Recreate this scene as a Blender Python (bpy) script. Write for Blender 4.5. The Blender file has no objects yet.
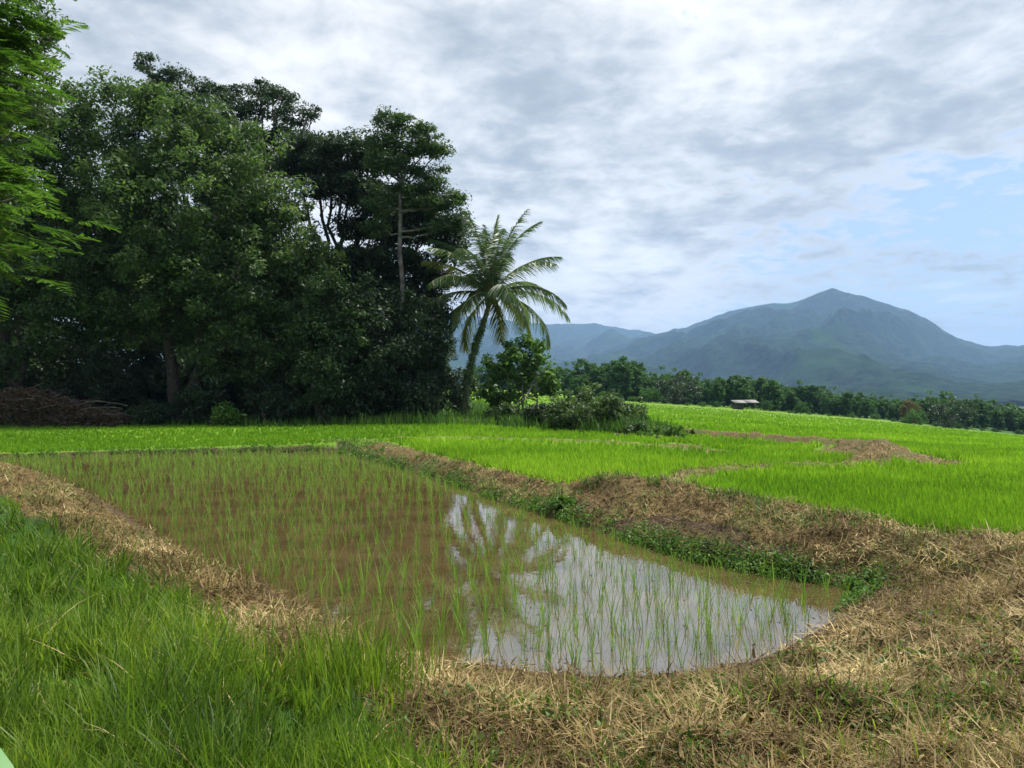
import bpy, math, random
import numpy as np

R = math.radians
sc = bpy.context.scene
COL = sc.collection

# ------------------------------------------------------------------ camera
CAM_H = 2.2
FPX = 745.0
PITCH = math.atan(11 / FPX)
cam_d = bpy.data.cameras.new("camera")
cam_d.sensor_width = 36.0
cam_d.lens = FPX / 1024 * 36.0
cam_d.clip_start = 0.05
cam_d.clip_end = 60000
cam = bpy.data.objects.new("camera", cam_d)
COL.objects.link(cam)
cam.location = (0, 0, CAM_H)
cam.rotation_euler = (R(90) + PITCH, 0, 0)
sc.camera = cam

# ------------------------------------------------------------------ render / view
sc.render.engine = 'CYCLES'
sc.view_settings.view_transform = 'Standard'
sc.view_settings.look = 'None'
sc.view_settings.exposure = 0.92
sc.view_settings.gamma = 1.0
sc.cycles.use_denoising = True
sc.cycles.max_bounces = 8
sc.cycles.diffuse_bounces = 3
sc.cycles.transmission_bounces = 4
sc.cycles.transparent_max_bounces = 8
sc.cycles.volume_bounces = 0
sc.cycles.sample_clamp_indirect = 6.0

# ------------------------------------------------------------------ sun
SUN_EL, SUN_AZ = R(60), R(62)        # high, to the right of the camera
sd = bpy.data.lights.new("sun", 'SUN')
sd.energy = 4.0
sd.angle = R(9)
sd.color = (1.0, 0.95, 0.86)
so = bpy.data.objects.new("sun", sd)
COL.objects.link(so)
so.rotation_euler = (R(90) - SUN_EL, 0, -SUN_AZ + math.pi)

# ------------------------------------------------------------------ node helpers
class NT:
    def __init__(self, tree):
        self.t = tree
        self.n = tree.nodes
        self.l = tree.links
    def node(self, typ, **kw):
        nd = self.n.new(typ)
        for k, v in kw.items():
            if k.startswith('i_'):
                key = k[2:].replace('_', ' ')
                self.put(nd.inputs[key], v)
            else:
                setattr(nd, k, v)
        return nd
    def put(self, sock, v):
        if isinstance(v, bpy.types.NodeSocket):
            self.l.new(v, sock)
        else:
            sock.default_value = v
    def math(self, op, a, b=None, c=None, clamp=False):
        nd = self.n.new('ShaderNodeMath')
        nd.operation = op
        nd.use_clamp = clamp
        self.put(nd.inputs[0], a)
        if b is not None: self.put(nd.inputs[1], b)
        if c is not None: self.put(nd.inputs[2], c)
        return nd.outputs[0]
    def mix(self, f, a, b, blend='MIX'):
        nd = self.n.new('ShaderNodeMix')
        nd.data_type = 'RGBA'
        nd.blend_type = blend
        nd.clamp_factor = True
        self.put(nd.inputs[0], f)
        self.put(nd.inputs[6], a if not isinstance(a, tuple) else (*a, 1)[:4])
        self.put(nd.inputs[7], b if not isinstance(b, tuple) else (*b, 1)[:4])
        return nd.outputs[2]
    def noise(self, vec, scale, detail=4, rough=0.55, dist=0.0, out=0):
        nd = self.n.new('ShaderNodeTexNoise')
        if vec is not None: self.l.new(vec, nd.inputs['Vector'])
        nd.inputs['Scale'].default_value = scale
        nd.inputs['Detail'].default_value = detail
        nd.inputs['Roughness'].default_value = rough
        nd.inputs['Distortion'].default_value = dist
        return nd.outputs[out]
    def smooth(self, v, a, b, lo=0.0, hi=1.0):
        nd = self.n.new('ShaderNodeMapRange')
        nd.interpolation_type = 'SMOOTHSTEP'
        self.put(nd.inputs[0], v)
        nd.inputs[1].default_value = a
        nd.inputs[2].default_value = b
        nd.inputs[3].default_value = lo
        nd.inputs[4].default_value = hi
        return nd.outputs[0]

# ------------------------------------------------------------------ pixel rays (used to work out where things stand)
cp, sp = math.cos(PITCH), math.sin(PITCH)
def ray(x, y):
    u = (x - 512) / FPX
    v = (384 - y) / FPX
    return np.array([u, cp - v * sp, sp + v * cp])
def U(x, y, z=0.0):
    d = ray(x, y)
    t = (z - CAM_H) / d[2]
    return np.array([d[0] * t, d[1] * t])
def Wp(x, y, D):
    d = ray(x, y)
    t = D / d[1]
    return np.array([d[0] * t, D, CAM_H + d[2] * t])

# ------------------------------------------------------------------ world: Nishita sky behind a cloud layer
world = bpy.data.worlds.new("World")
sc.world = world
world.use_nodes = True
nt = NT(world.node_tree)
nt.n.clear()
wout = nt.node('ShaderNodeOutputWorld')
bg = nt.node('ShaderNodeBackground')
bg.inputs['Strength'].default_value = 0.10
nt.l.new(bg.outputs[0], wout.inputs[0])
sky = nt.node('ShaderNodeTexSky', sky_type='NISHITA', sun_disc=False)
sky.sun_elevation = SUN_EL
sky.sun_rotation = SUN_AZ
sky.air_density = 1.0
sky.dust_density = 0.8
sky.ozone_density = 1.5
tc = nt.node('ShaderNodeTexCoord')
sep = nt.node('ShaderNodeSeparateXYZ')
nt.l.new(tc.outputs['Generated'], sep.inputs[0])
zc = nt.math('MAXIMUM', sep.outputs[2], 0.0)
den = nt.math('ADD', zc, 0.16)
cx = nt.math('DIVIDE', sep.outputs[0], den)
cy = nt.math('DIVIDE', sep.outputs[1], den)
comb = nt.node('ShaderNodeCombineXYZ')
nt.l.new(cx, comb.inputs[0]); nt.l.new(cy, comb.inputs[1])
cv = comb.outputs[0]
n_big = nt.noise(cv, 1.7, 8, 0.55, 0.35)
n_mid = nt.noise(cv, 4.6, 8, 0.55, 0.35)
n_fin = nt.noise(cv, 12.0, 6, 0.6, 0.25)
def blob(px, py, rad, soft=1.0):
    """a soft region of the sky round one compass direction"""
    d = ray(px, py); d = d / np.linalg.norm(d)
    vm = nt.node('ShaderNodeVectorMath', operation='DISTANCE')
    nt.l.new(tc.outputs['Generated'], vm.inputs[0])
    vm.inputs[1].default_value = tuple(d)
    return nt.smooth(vm.outputs['Value'], 0.0, rad / FPX, 1.0, 0.0)
def addup(base, items):
    for b, w in items:
        base = nt.math('ADD', base, nt.math('MULTIPLY', b, w))
    return base
cover = nt.math('ADD', nt.math('MULTIPLY', n_big, 0.55), nt.math('MULTIPLY', n_mid, 0.45))
cover = addup(cover, [
    (blob(985, 175, 140), -0.06), (blob(850, 215, 160), -0.055), (blob(960, 260, 220), -0.045),
    (blob(760, 270, 130), -0.03), (blob(1200, 230, 260), -0.02),
    (blob(300, 120, 520), 0.14), (blob(620, 60, 350), 0.08), (blob(850, 60, 260), 0.12), (blob(1000, 60, 180), 0.10), (blob(600, 270, 170), 0.10)])
cover = nt.math('ADD', cover, nt.math('MULTIPLY', nt.math('SUBTRACT', n_fin, .5), .45))
alpha = nt.smooth(cover, 0.38, 0.56, 0.22, 1.0)
# thickness -> white or blue-grey
thick = nt.math('ADD', nt.math('MULTIPLY', n_big, 0.50), nt.math('MULTIPLY', n_mid, 0.33))
thick = nt.math('ADD', thick, nt.math('MULTIPLY', n_fin, 0.19))
thick = nt.math('SUBTRACT', thick, .01)
thick = addup(thick, [
    (blob(120, 20, 230), 0.06), (blob(440, 40, 170), 0.07), (blob(580, 100, 140), 0.05), (blob(670, 215, 130), 0.09), (blob(520, 190, 110), 0.05),
    (blob(990, 90, 160), 0.06), (blob(800, 150, 120), 0.04),
    (blob(240, 55, 110), -0.07), (blob(330, 110, 120), -0.05), (blob(700, 90, 130), 0.03), (blob(640, 290, 150), -0.06)])
tk = nt.smooth(thick, 0.38, 0.68)
ccol = nt.mix(tk, (6.5, 6.5, 6.45), (2.5, 2.8, 3.15))
# streaky low clouds near the horizon
strv = nt.node('ShaderNodeMapping')
nt.l.new(tc.outputs['Generated'], strv.inputs[0])
strv.inputs['Scale'].default_value = (3.0, 3.0, 22.0)
n_str = nt.noise(strv.outputs[0], 1.6, 6, 0.6, 0.3)
low = nt.smooth(sep.outputs[2], 0.02, 0.24, 1.0, 0.0)
stra = nt.math('MULTIPLY', nt.smooth(n_str, 0.40, 0.60), nt.math('MULTIPLY', low, 0.9))
alpha2 = nt.math('MAXIMUM', alpha, stra)
skyb = nt.mix(1.0, sky.outputs[0], (.60, .71, .90), 'MULTIPLY')
skyb = nt.mix(nt.math('MULTIPLY', low, 0.55), skyb, (3.7, 4.35, 5.1))
final = nt.mix(alpha2, skyb, ccol)
nt.l.new(final, bg.inputs['Color'])

# ------------------------------------------------------------------ noise in numpy
def _hash(ix, iy, seed):
    h = (ix.astype(np.int64) * 374761393 + iy.astype(np.int64) * 668265263 + seed * 1442695041) & 0x7fffffff
    h = ((h ^ (h >> 13)) * 1274126177) & 0x7fffffff
    return ((h ^ (h >> 16)) & 0xffff) / 65535.0
def vnoise(x, y, seed=0):
    xi, yi = np.floor(x), np.floor(y)
    xf, yf = x - xi, y - yi
    u = xf * xf * (3 - 2 * xf); v = yf * yf * (3 - 2 * yf)
    a = _hash(xi, yi, seed); b = _hash(xi + 1, yi, seed)
    c = _hash(xi, yi + 1, seed); d = _hash(xi + 1, yi + 1, seed)
    return (a * (1 - u) + b * u) * (1 - v) + (c * (1 - u) + d * u) * v
def fbm(x, y, octv=4, seed=0):
    s = 0; amp = 1; tot = 0
    for o in range(octv):
        s = s + amp * vnoise(x * 2 ** o + 17.3 * o, y * 2 ** o - 9.1 * o, seed + o)
        tot += amp; amp *= 0.5
    return s / tot
def sstep(a, b, x):
    t = np.clip((x - a) / (b - a), 0, 1)
    return t * t * (3 - 2 * t)
def inside(poly, X, Y):
    r = np.zeros(X.shape, bool)
    n = len(poly)
    for i in range(n):
        x1, y1 = poly[i]; x2, y2 = poly[(i + 1) % n]
        c = ((y1 > Y) != (y2 > Y)) & (X < (x2 - x1) * (Y - y1) / (y2 - y1 + 1e-12) + x1)
        r ^= c
    return r
def pdist(line, X, Y, closed=False, vals=None):
    best = np.full(X.shape, 1e9); bv = np.zeros(X.shape)
    n = len(line); m = n if closed else n - 1
    for i in range(m):
        ax, ay = line[i]; bx, by = line[(i + 1) % n]
        dx, dy = bx - ax, by - ay
        t = np.clip(((X - ax) * dx + (Y - ay) * dy) / (dx * dx + dy * dy + 1e-12), 0, 1)
        d = np.hypot(X - ax - t * dx, Y - ay - t * dy)
        k = d < best
        best = np.where(k, d, best)
        if vals is not None:
            v = vals[i] + (vals[(i + 1) % n] - vals[i]) * t
            bv = np.where(k, v, bv)
    return (best, bv) if vals is not None else best

# ------------------------------------------------------------------ layout of the paddies
POND = [U(x, y) for x, y in [(-60, 459), (14, 458), (120, 455), (240, 453), (335, 452), (365, 459), (400, 468), (440, 480), (480, 494),
        (520, 507), (560, 519), (600, 532), (640, 545), (690, 560), (740, 571), (800, 581), (850, 587), (868, 592), (866, 600),
        (840, 618), (805, 640), (770, 658), (740, 668), (690, 675), (640, 680), (590, 682), (540, 679), (490, 672), (440, 668), (405, 668),
        (385, 655), (345, 636), (300, 604), (255, 582), (210, 566), (165, 543), (125, 515), (85, 492), (45, 474), (10, 464), (-60, 468)]]
RIDGE_PX = [(338, 444, .16), (365, 447, .22), (400, 454, .30), (450, 466, .40), (490, 474, .48), (520, 479, .55), (560, 480, .60), (600, 477, .66), (660, 482, .66),
            (700, 491, .63), (750, 501, .60), (800, 512, .56), (850, 523, .53), (900, 533, .50), (950, 541, .48), (1030, 546, .46), (1150, 553, .45), (1500, 575, .4)]
RIDGE = [U(x, y, z) for x, y, z in RIDGE_PX]; RIDGE_Z = [p[2] for p in RIDGE_PX]
FARD_PX = [(-300, 455, .10), (14, 454, .12), (120, 450, .14), (240, 448, .14), (338, 444, .16)]
FARD = [U(x, y, z) for x, y, z in FARD_PX]; FARD_Z = [p[2] for p in FARD_PX]
# thin dikes between the fields beyond
DK1_PX = [(676, 480, .60), (690, 470, .55), (730, 466, .52), (790, 464, .52), (845, 463, .54), (868, 459, .6)]
DK2_PX = [(338, 444, .20), (400, 437, .46), (460, 436, .52), (540, 438, .55), (600, 440, .55), (640, 443, .55), (675, 446, .55)]
DK3_PX = [(640, 428, .60), (700, 430, .60), (760, 434, .60), (810, 437, .60), (850, 441, .60), (885, 447, .62), (868, 459, .6)]
DIKES = [([U(*p) for p in q], [p[2] for p in q], w) for q, w in ((DK1_PX, .45), (DK2_PX, .6), (DK3_PX, .6))]
LUMP = U(878, 451, .5)
SLOPE_X = [-3000, -300, 300, 460, 560, 620, 700, 760, 800, 870, 930, 1024, 1200, 1600, 4000]
SLOPE_Y = [384, 384, 384, 387, 394, 400.5, 406, 410, 414, 419, 426, 435, 447, 470, 480]
D_T = 200.0
DIKEP = RIDGE[0:15] + [POND[k] for k in range(17, 3, -1)]
def z_t(X, Y):
    px = 512 + FPX * X / np.maximum(Y, 1e-3)
    px = np.where(Y < 1, np.where(X < 0, -3000, 4000), px)
    yb = np.interp(px, SLOPE_X, SLOPE_Y)
    return CAM_H - (yb - 395) * D_T / FPX
def height(X, Y, detail=True):
    D = np.hypot(X, Y * 1.0)
    Dy = np.maximum(Y, D * 0.25)
    zt = z_t(X, Y)
    leftw = sstep(-4, -14, X)
    z0 = 0.32 - 0.22 * leftw * sstep(10, 24, Y)
    t = np.clip((Dy - 22) / (D_T - 22), 0, 1)
    t = np.where(zt > z0, t ** 1.5, t)
    z = z0 + (zt - z0) * t
    z = z - sstep(210, 2200, D) * 14.0
    n1 = fbm(X * 0.9, Y * 0.9, 3, 3) - .5
    n2 = fbm(X * 4.5, Y * 4.5, 3, 11) - .5
    # right dike
    d, rz = pdist(RIDGE, X, Y, vals=RIDGE_Z)
    w = np.where(Y < 9.5, 0.9, 0.75)
    z = z + np.maximum(0, rz - z) * np.exp(-(d / w) ** 2) + 0.16 * n1 * np.exp(-(d / 0.9) ** 2)
    di = inside(DIKEP, X, Y)
    dpd = pdist(POND, X, Y, closed=True)
    z = np.where(di, rz * (.25 + .75 * (dpd / (dpd + d + 1e-6)) ** .6) + .16 * n1, z)
    d, rz = pdist(FARD, X, Y, vals=FARD_Z)
    z = z + np.maximum(0, rz - z + .05 * n1) * np.exp(-(d / .35) ** 2)
    for ln, lz, wd in DIKES:
        d, rz = pdist(ln, X, Y, vals=lz)
        z = z + np.maximum(0, rz - z + 0.10 * n1) * np.exp(-(d / wd) ** 2)
    dl = np.hypot(X - LUMP[0], (Y - LUMP[1]) * .5)
    z = z + 0.18 * np.exp(-(dl / 1.1) ** 2)
    # near banks (this side of the pond)
    nb = near_mask(X, Y)
    bank = 0.40 - .06 * sstep(-4, -8, X) + (0.10 + .16 * sstep(-3, -6, X)) * n1 + .16 * sstep(-2.5, -5, X) * n2 + 0.02 * (6 - np.minimum(Y, 14)) * 0.6
    z = z * (1 - nb) + bank * nb
    # pond basin
    dd = pdist(POND, X, Y, closed=True)
    ins = inside(POND, X, Y)
    sd_ = np.where(ins, -dd, dd) + 0.10 * n1 * (D < 60) + 0.04 * n2
    rise = np.interp(sd_, [-0.6, -0.05, 0.0, 0.12, 0.35, 0.8, 1.3, 2.5], [-.25, -.05, 0.0, .10, .22, .42, .8, 2.0])
    gentle = np.interp(sd_, [-0.6, -0.05, 0.0, 0.3, 1.0, 1.7, 2.6], [-.25, -.05, 0.0, .075, .27, .42, 2.0])
    rise = rise * (1 - nb) + gentle * nb
    z = np.minimum(z, np.where(D < 80, rise, z + 1))
    if detail:
        s = straw_mask(X, Y)
        amp = s * (0.5 + 0.5 * sstep(0, .4, sd_))
        z = z + (n2 * 0.17 + (fbm(X * 2.1, Y * 2.1, 3, 55) - .5) * .16 + (fbm(X * 11, Y * 11, 2, 5) - .5) * 0.08) * amp * sstep(-0.05, .3, sd_)
    return z
# near bank region: everything this side of a line hugging the pond
NEARP = [U(-900, 470), U(-60, 462), U(14, 461), U(85, 497), U(165, 548), U(255, 590), U(345, 645), U(405, 680), U(590, 692), U(740, 678), U(840, 628), U(872, 598),
         U(905, 570, .3), U(950, 552, .45), U(1024, 556, .45), U(1500, 590, .4), np.array([60, -5]), np.array([60, -60]), np.array([-60, -60]), np.array([-60, 10])]
def near_mask(X, Y):
    dd = pdist(NEARP, X, Y, closed=True)
    s = np.where(inside(NEARP, X, Y), dd, -dd)
    return sstep(-0.25, 0.5, s)
# the lush green grass in the left foreground
GRASSP = [U(x, y, .4) for x, y in [(-900, 478), (-60, 478), (0, 492), (40, 515), (80, 545), (130, 575), (185, 600), (215, 625), (225, 655), (250, 675),
          (290, 675), (325, 668), (352, 672), (378, 695), (405, 722), (435, 755), (455, 800)]] + [np.array([-.1, 2.0]), np.array([-.1, -60]), np.array([-60, -60])]
def sdist(poly, X, Y):
    dd = pdist(poly, X, Y, closed=True)
    return np.where(inside(poly, X, Y), -dd, dd)
def grass_mask(X, Y):
    return sstep(0.18, -0.18, sdist(GRASSP, X, Y) + (fbm(X * 2.3, Y * 2.3, 3, 21) - .5) * 0.5)
def straw_mask(X, Y):
    n = fbm(X * 1.7, Y * 1.7, 3, 31) - .5
    nb = near_mask(X, Y) * (1 - grass_mask(X, Y))
    d = pdist(RIDGE, X, Y)
    lowr = sstep(-6.5, -3.5, X)
    dp_ = pdist(POND, X, Y, closed=True)
    face = (dp_ / (dp_ + d + 1e-6) < .42) & inside(DIKEP, X, Y) & (fbm(X * 1.3, Y * 1.3, 2, 77) > .42)
    s = np.maximum(nb, sstep(1.05, .7, d + n * .4) * (0.25 + .75 * lowr) * sstep(6, 8, Y + X * 0))
    s = np.maximum(s, inside(DIKEP, X, Y) * (0.35 + .65 * lowr))
    s = np.where(face, .35, s)
    s = np.maximum(s, sstep(1.2, .6, np.hypot(X - 4.9, (Y - 8.6) * 1.0)))
    s = np.maximum(s, 0.4 * sstep(.40, .2, pdist(FARD, X, Y) + n * .3))
    for i, (ln, lz, wd) in enumerate(DIKES):
        k = (.55, .5, 1.0)[i]
        s = np.maximum(s, k * sstep(wd * 1.1, wd * .5, pdist(ln, X, Y) + n * .5))
    dl = np.hypot(X - LUMP[0], (Y - LUMP[1]) * .45)
    s = np.maximum(s, sstep(1.9, 1.2, dl + n))
    pt = U(690, 446, .42)
    s = np.maximum(s, .7 * sstep(1.6, .6, np.hypot(X - pt[0], (Y - pt[1]) * .4) + n * 1.5))
    return s
def field_mask(X, Y):
    """rice standing beyond the right dike and beyond the far dike"""
    d = pdist(RIDGE, X, Y)
    sdp = sdist(POND, X, Y)
    f = (near_mask(X, Y) < .02) & (sdp > .5) & (straw_mask(X, Y) < .25) & ~inside(DIKEP, X, Y)
    return f
SHED = U(745, 409.5, z_t(np.array([(745 - 512) / FPX * 200]), np.array([200.]))[0])

# ------------------------------------------------------------------ mesh helpers
def tag(o, label=None, cat=None, group=None, kind=None):
    if label: o['label'] = label
    if cat: o['category'] = cat
    if group: o['group'] = group
    if kind: o['kind'] = kind
    return o
def mk(name, V, F, mat, parent=None, A=None, smooth=False, loc=None):
    """one mesh object from numpy arrays (all faces quads)"""
    V = np.asarray(V, np.float32); F = np.asarray(F, np.int32)
    me = bpy.data.meshes.new(name)
    if loc is not None: V = V - np.asarray(loc, np.float32)
    me.vertices.add(len(V)); me.vertices.foreach_set('co', V.ravel())
    k = F.shape[1]
    me.loops.add(F.size); me.loops.foreach_set('vertex_index', F.ravel())
    me.polygons.add(len(F))
    me.polygons.foreach_set('loop_start', np.arange(0, F.size, k, dtype=np.int32))
    me.polygons.foreach_set('loop_total', np.full(len(F), k, np.int32))
    if smooth: me.polygons.foreach_set('use_smooth', np.ones(len(F), bool))
    if A is not None:
        at = me.color_attributes.new('tint', 'FLOAT_COLOR', 'POINT')
        A = np.asarray(A, np.float32)
        if A.shape[1] == 3: A = np.concatenate([A, np.ones((len(A), 1), np.float32)], 1)
        at.data.foreach_set('color', A.ravel())
    me.update(calc_edges=True)
    me.materials.append(mat)
    o = bpy.data.objects.new(name, me)
    COL.objects.link(o)
    if loc is not None and parent is None: o.location = loc
    if parent is not None: o.parent = parent
    return o
def empty(name, loc, label=None, cat=None, group=None):
    o = bpy.data.objects.new(name, None)
    COL.objects.link(o)
    o.location = loc
    o.empty_display_size = 0.2
    return tag(o, label, cat, group)
def cat_(parts):
    Vs, Fs, As = [], [], []
    off = 0
    for V, F, A in parts:
        Vs.append(V); Fs.append(F + off); As.append(A); off += len(V)
    return np.concatenate(Vs), np.concatenate(Fs), np.concatenate(As)
def tube(pts, radii, sides=7, tint=.5):
    pts = np.asarray(pts, float); n = len(pts)
    T = np.gradient(pts, axis=0); T /= np.linalg.norm(T, axis=1)[:, None] + 1e-9
    ref = np.array([0.31, 0.95, 0.05]) if abs(T[0] @ np.array([0.31, 0.95, 0.05])) < .9 else np.array([1., 0, 0])
    A_ = np.cross(T, ref); A_ /= np.linalg.norm(A_, axis=1)[:, None] + 1e-9
    B_ = np.cross(T, A_)
    th = np.arange(sides) / sides * 2 * math.pi
    rr = np.asarray(radii)[:, None, None]
    V = pts[:, None, :] + rr * (np.cos(th)[None, :, None] * A_[:, None, :] + np.sin(th)[None, :, None] * B_[:, None, :])
    V = V.reshape(-1, 3)
    i = np.arange(n - 1)[:, None] * sides; j = np.arange(sides)[None, :]
    a = i + j; b = i + (j + 1) % sides
    F = np.stack([a, b, b + sides, a + sides], -1).reshape(-1, 4)
    tt = np.full((len(V), 3), tint, float)
    tt[:, 1] = np.repeat(np.linspace(0, 1, n), sides)
    return V, F, tt
def curve(p0, p1, sag=0.0, wob=0.0, n=7, rng=None, side=None):
    t = np.linspace(0, 1, n)[:, None]
    P = np.asarray(p0) * (1 - t) + np.asarray(p1) * t
    P[:, 2] += sag * np.sin(t[:, 0] * math.pi)
    if wob and rng is not None:
        w = rng.normal(0, wob, (n, 3)); w[0] = 0; w[-1] = 0
        P = P + w
    return P
def blades(P, L, W, az, lean, bend, seg=4, rnd=None, face=None, cl=None):
    """grass blades: P (n,3) roots; returns verts, quads, tint"""
    n = len(P)
    L = np.broadcast_to(L, n); W = np.broadcast_to(W, n)
    h = np.stack([np.cos(az), np.sin(az), np.zeros(n)], 1)
    fa = az if face is None else face
    s = np.stack([-np.sin(fa), np.cos(fa), np.zeros(n)], 1)
    pos = P.copy(); lv = []
    tv = []
    for k in range(seg + 1):
        t = k / seg
        wd = W * (1 - t ** 2.2) * (0.75 + 0.5 * t * (1 - t) * 2) + W * 0.04
        lv.append(np.stack([pos - s * wd[:, None] / 2, pos + s * wd[:, None] / 2], 1))
        tv.append(t)
        th = lean + bend * t
        step = L / seg
        pos = pos + (h * np.sin(th)[:, None] + np.array([0, 0, 1.]) * np.cos(th)[:, None]) * step[:, None]
    V = np.stack(lv, 1).reshape(-1, 3)                     # n, seg+1, 2, 3
    base = (np.arange(n) * (seg + 1) * 2)[:, None]
    k = np.arange(seg)[None, :] * 2
    a = base + k
    F = np.stack([a, a + 1, a + 3, a + 2], -1).reshape(-1, 4)
    if rnd is None: rnd = np.random.default_rng(1).random(n)
    if cl is None: cl = rnd
    A = np.stack([np.repeat(rnd, (seg + 1) * 2), np.tile(np.repeat(np.array(tv), 2), n), np.repeat(cl, (seg + 1) * 2)], 1)
    return V, F, A
def leafquads(C, Nrm, L, W, rng, tint, cl, fold=.25):
    """diamond shaped leaves round points C with rough normals"""
    n = len(C)
    r = rng.normal(size=(n, 3))
    a = np.cross(Nrm, r); a /= np.linalg.norm(a, axis=1)[:, None] + 1e-9
    b = np.cross(Nrm, a)
    L = np.broadcast_to(L, n)[:, None]; W = np.broadcast_to(W, n)[:, None]
    up = Nrm * W * fold
    V = np.stack([C - a * L * .5, C + b * W * .5 + up, C + a * L * .5, C - b * W * .5 + up], 1).reshape(-1, 3)
    F = np.arange(n * 4).reshape(-1, 4)
    A = np.stack([np.repeat(tint, 4), np.full(n * 4, .5), np.repeat(cl, 4)], 1)
    return V, F, A

# ------------------------------------------------------------------ materials
def foliage_mat(name, dark, mid, light, trans=.35, rough=.5, spec=.3, tipcol=None):
    m = bpy.data.materials.new(name); m.use_nodes = True
    q = NT(m.node_tree); q.n.clear()
    out = q.node('ShaderNodeOutputMaterial')
    at = q.node('ShaderNodeAttribute', attribute_name='tint')
    s3 = q.node('ShaderNodeSeparateColor'); q.l.new(at.outputs['Color'], s3.inputs[0])
    f = q.math('ADD', q.math('MULTIPLY', s3.outputs[0], .5), q.math('MULTIPLY', s3.outputs[2], .5))
    c1 = q.mix(q.smooth(f, .1, .55), dark, mid)
    c2 = q.mix(q.smooth(f, .55, .95), c1, light)
    if tipcol is not None:
        c2 = q.mix(q.math('MULTIPLY', q.smooth(s3.outputs[1], .55, 1.0), .6), c2, tipcol)
    pr = q.node('ShaderNodeBsdfPrincipled')
    q.l.new(c2, pr.inputs['Base Color'])
    pr.inputs['Roughness'].default_value = rough
    pr.inputs['Specular IOR Level'].default_value = spec
    tr = q.node('ShaderNodeBsdfTranslucent')
    tcol = q.mix(1.0, c2, (1.25, 1.35, .7), 'MULTIPLY')
    q.l.new(tcol, tr.inputs[0])
    mx = q.node('ShaderNodeMixShader'); mx.inputs[0].default_value = trans
    q.l.new(pr.outputs[0], mx.inputs[1]); q.l.new(tr.outputs[0], mx.inputs[2])
    q.l.new(mx.outputs[0], out.inputs[0])
    return m
def bark_mat(name, c1, c2, scale=6):
    m = bpy.data.materials.new(name); m.use_nodes = True
    q = NT(m.node_tree); q.n.clear()
    out = q.node('ShaderNodeOutputMaterial'); pr = q.node('ShaderNodeBsdfPrincipled')
    co = q.node('ShaderNodeTexCoord')
    n = q.noise(co.outputs['Object'], scale, 6, .6)
    q.l.new(q.mix(q.smooth(n, .35, .65), c1, c2), pr.inputs['Base Color'])
    pr.inputs['Roughness'].default_value = .9
    bp = q.node('ShaderNodeBump'); bp.inputs['Strength'].default_value = .5
    q.l.new(q.noise(co.outputs['Object'], scale * 3, 5, .6), bp.inputs['Height'])
    q.l.new(bp.outputs[0], pr.inputs['Normal'])
    q.l.new(pr.outputs[0], out.inputs[0])
    return m
def flat_mat(name, c, rough=.7, metal=0):
    m = bpy.data.materials.new(name); m.use_nodes = True
    q = NT(m.node_tree); pr = q.n['Principled BSDF']
    co = q.node('ShaderNodeTexCoord')
    n = q.noise(co.outputs['Object'], 3.0, 5, .6)
    q.l.new(q.mix(n, tuple(x * .7 for x in c), tuple(min(1, x * 1.25) for x in c)), pr.inputs['Base Color'])
    pr.inputs['Roughness'].default_value = rough
    return m

M = {}
M['grass'] = foliage_mat('lush_grass', (.042, .085, .012), (.115, .20, .020), (.28, .36, .045), .48, .45, .25)
M['rice'] = foliage_mat('rice_leaf', (.095, .195, .016), (.185, .335, .024), (.31, .46, .045), .48, .5, .12)
M['seedling'] = foliage_mat('seedling_leaf', (.055, .125, .016), (.11, .21, .025), (.21, .32, .05), .42, .45, .2)
M['weed'] = foliage_mat('weed_leaf', (.032, .075, .016), (.075, .16, .027), (.16, .27, .05), .35, .5, .2)
M['creep'] = foliage_mat('creeping_leaf', (.035, .06, .012), (.085, .14, .025), (.16, .23, .05), .35, .5, .2)
M['straw'] = foliage_mat('dry_straw', (.070, .046, .019), (.235, .170, .072), (.56, .44, .22), .2, .7, .15)
M['leaf_big'] = foliage_mat('round_tree_leaf', (.034, .064, .026), (.075, .130, .044), (.15, .225, .07), .38, .55, .35)
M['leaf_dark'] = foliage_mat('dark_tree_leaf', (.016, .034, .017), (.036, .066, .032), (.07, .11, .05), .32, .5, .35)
M['leaf_mid'] = foliage_mat('mid_tree_leaf', (.026, .054, .022), (.060, .108, .038), (.115, .18, .055), .36, .5, .35)
M['leaf_bright'] = foliage_mat('feathery_leaf', (.030, .080, .014), (.062, .135, .020), (.13, .23, .035), .42, .45, .2)
M['leaf_far'] = foliage_mat('far_tree_leaf', (.028, .070, .020), (.055, .125, .032), (.10, .20, .05), .3, .6, .15)
M['leaf_farlight'] = foliage_mat('far_pale_leaf', (.035, .09, .02), (.07, .16, .035), (.13, .25, .05), .3, .6, .15)
M['leaf_bright2'] = foliage_mat('young_tree_leaf', (.04, .085, .02), (.085, .17, .035), (.17, .28, .06), .4, .5, .35)
M['leaf_rust'] = foliage_mat('rusty_leaf', (.05, .05, .02), (.13, .09, .03), (.22, .14, .05), .3, .6, .15)
M['palm'] = foliage_mat('palm_leaflet', (.05, .09, .04), (.10, .155, .065), (.18, .24, .10), .35, .38, .45)
M['palm_old'] = foliage_mat('palm_leaflet_yellow', (.10, .12, .02), (.22, .24, .04), (.35, .34, .08), .4, .5, .3)
M['deadleaf'] = foliage_mat('dead_leaf', (.035, .018, .010), (.085, .05, .028), (.17, .11, .065), .2, .8, .1)
M['bark_dark'] = bark_mat('bark_dark', (.025, .02, .015), (.07, .055, .04))
M['bark_pale'] = bark_mat('bark_pale', (.08, .07, .06), (.19, .17, .145), 3)
M['bark_mid'] = bark_mat('bark_mid', (.07, .055, .04), (.17, .14, .11))
M['bark_palm'] = bark_mat('bark_palm', (.09, .085, .06), (.22, .20, .15), 5)
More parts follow.
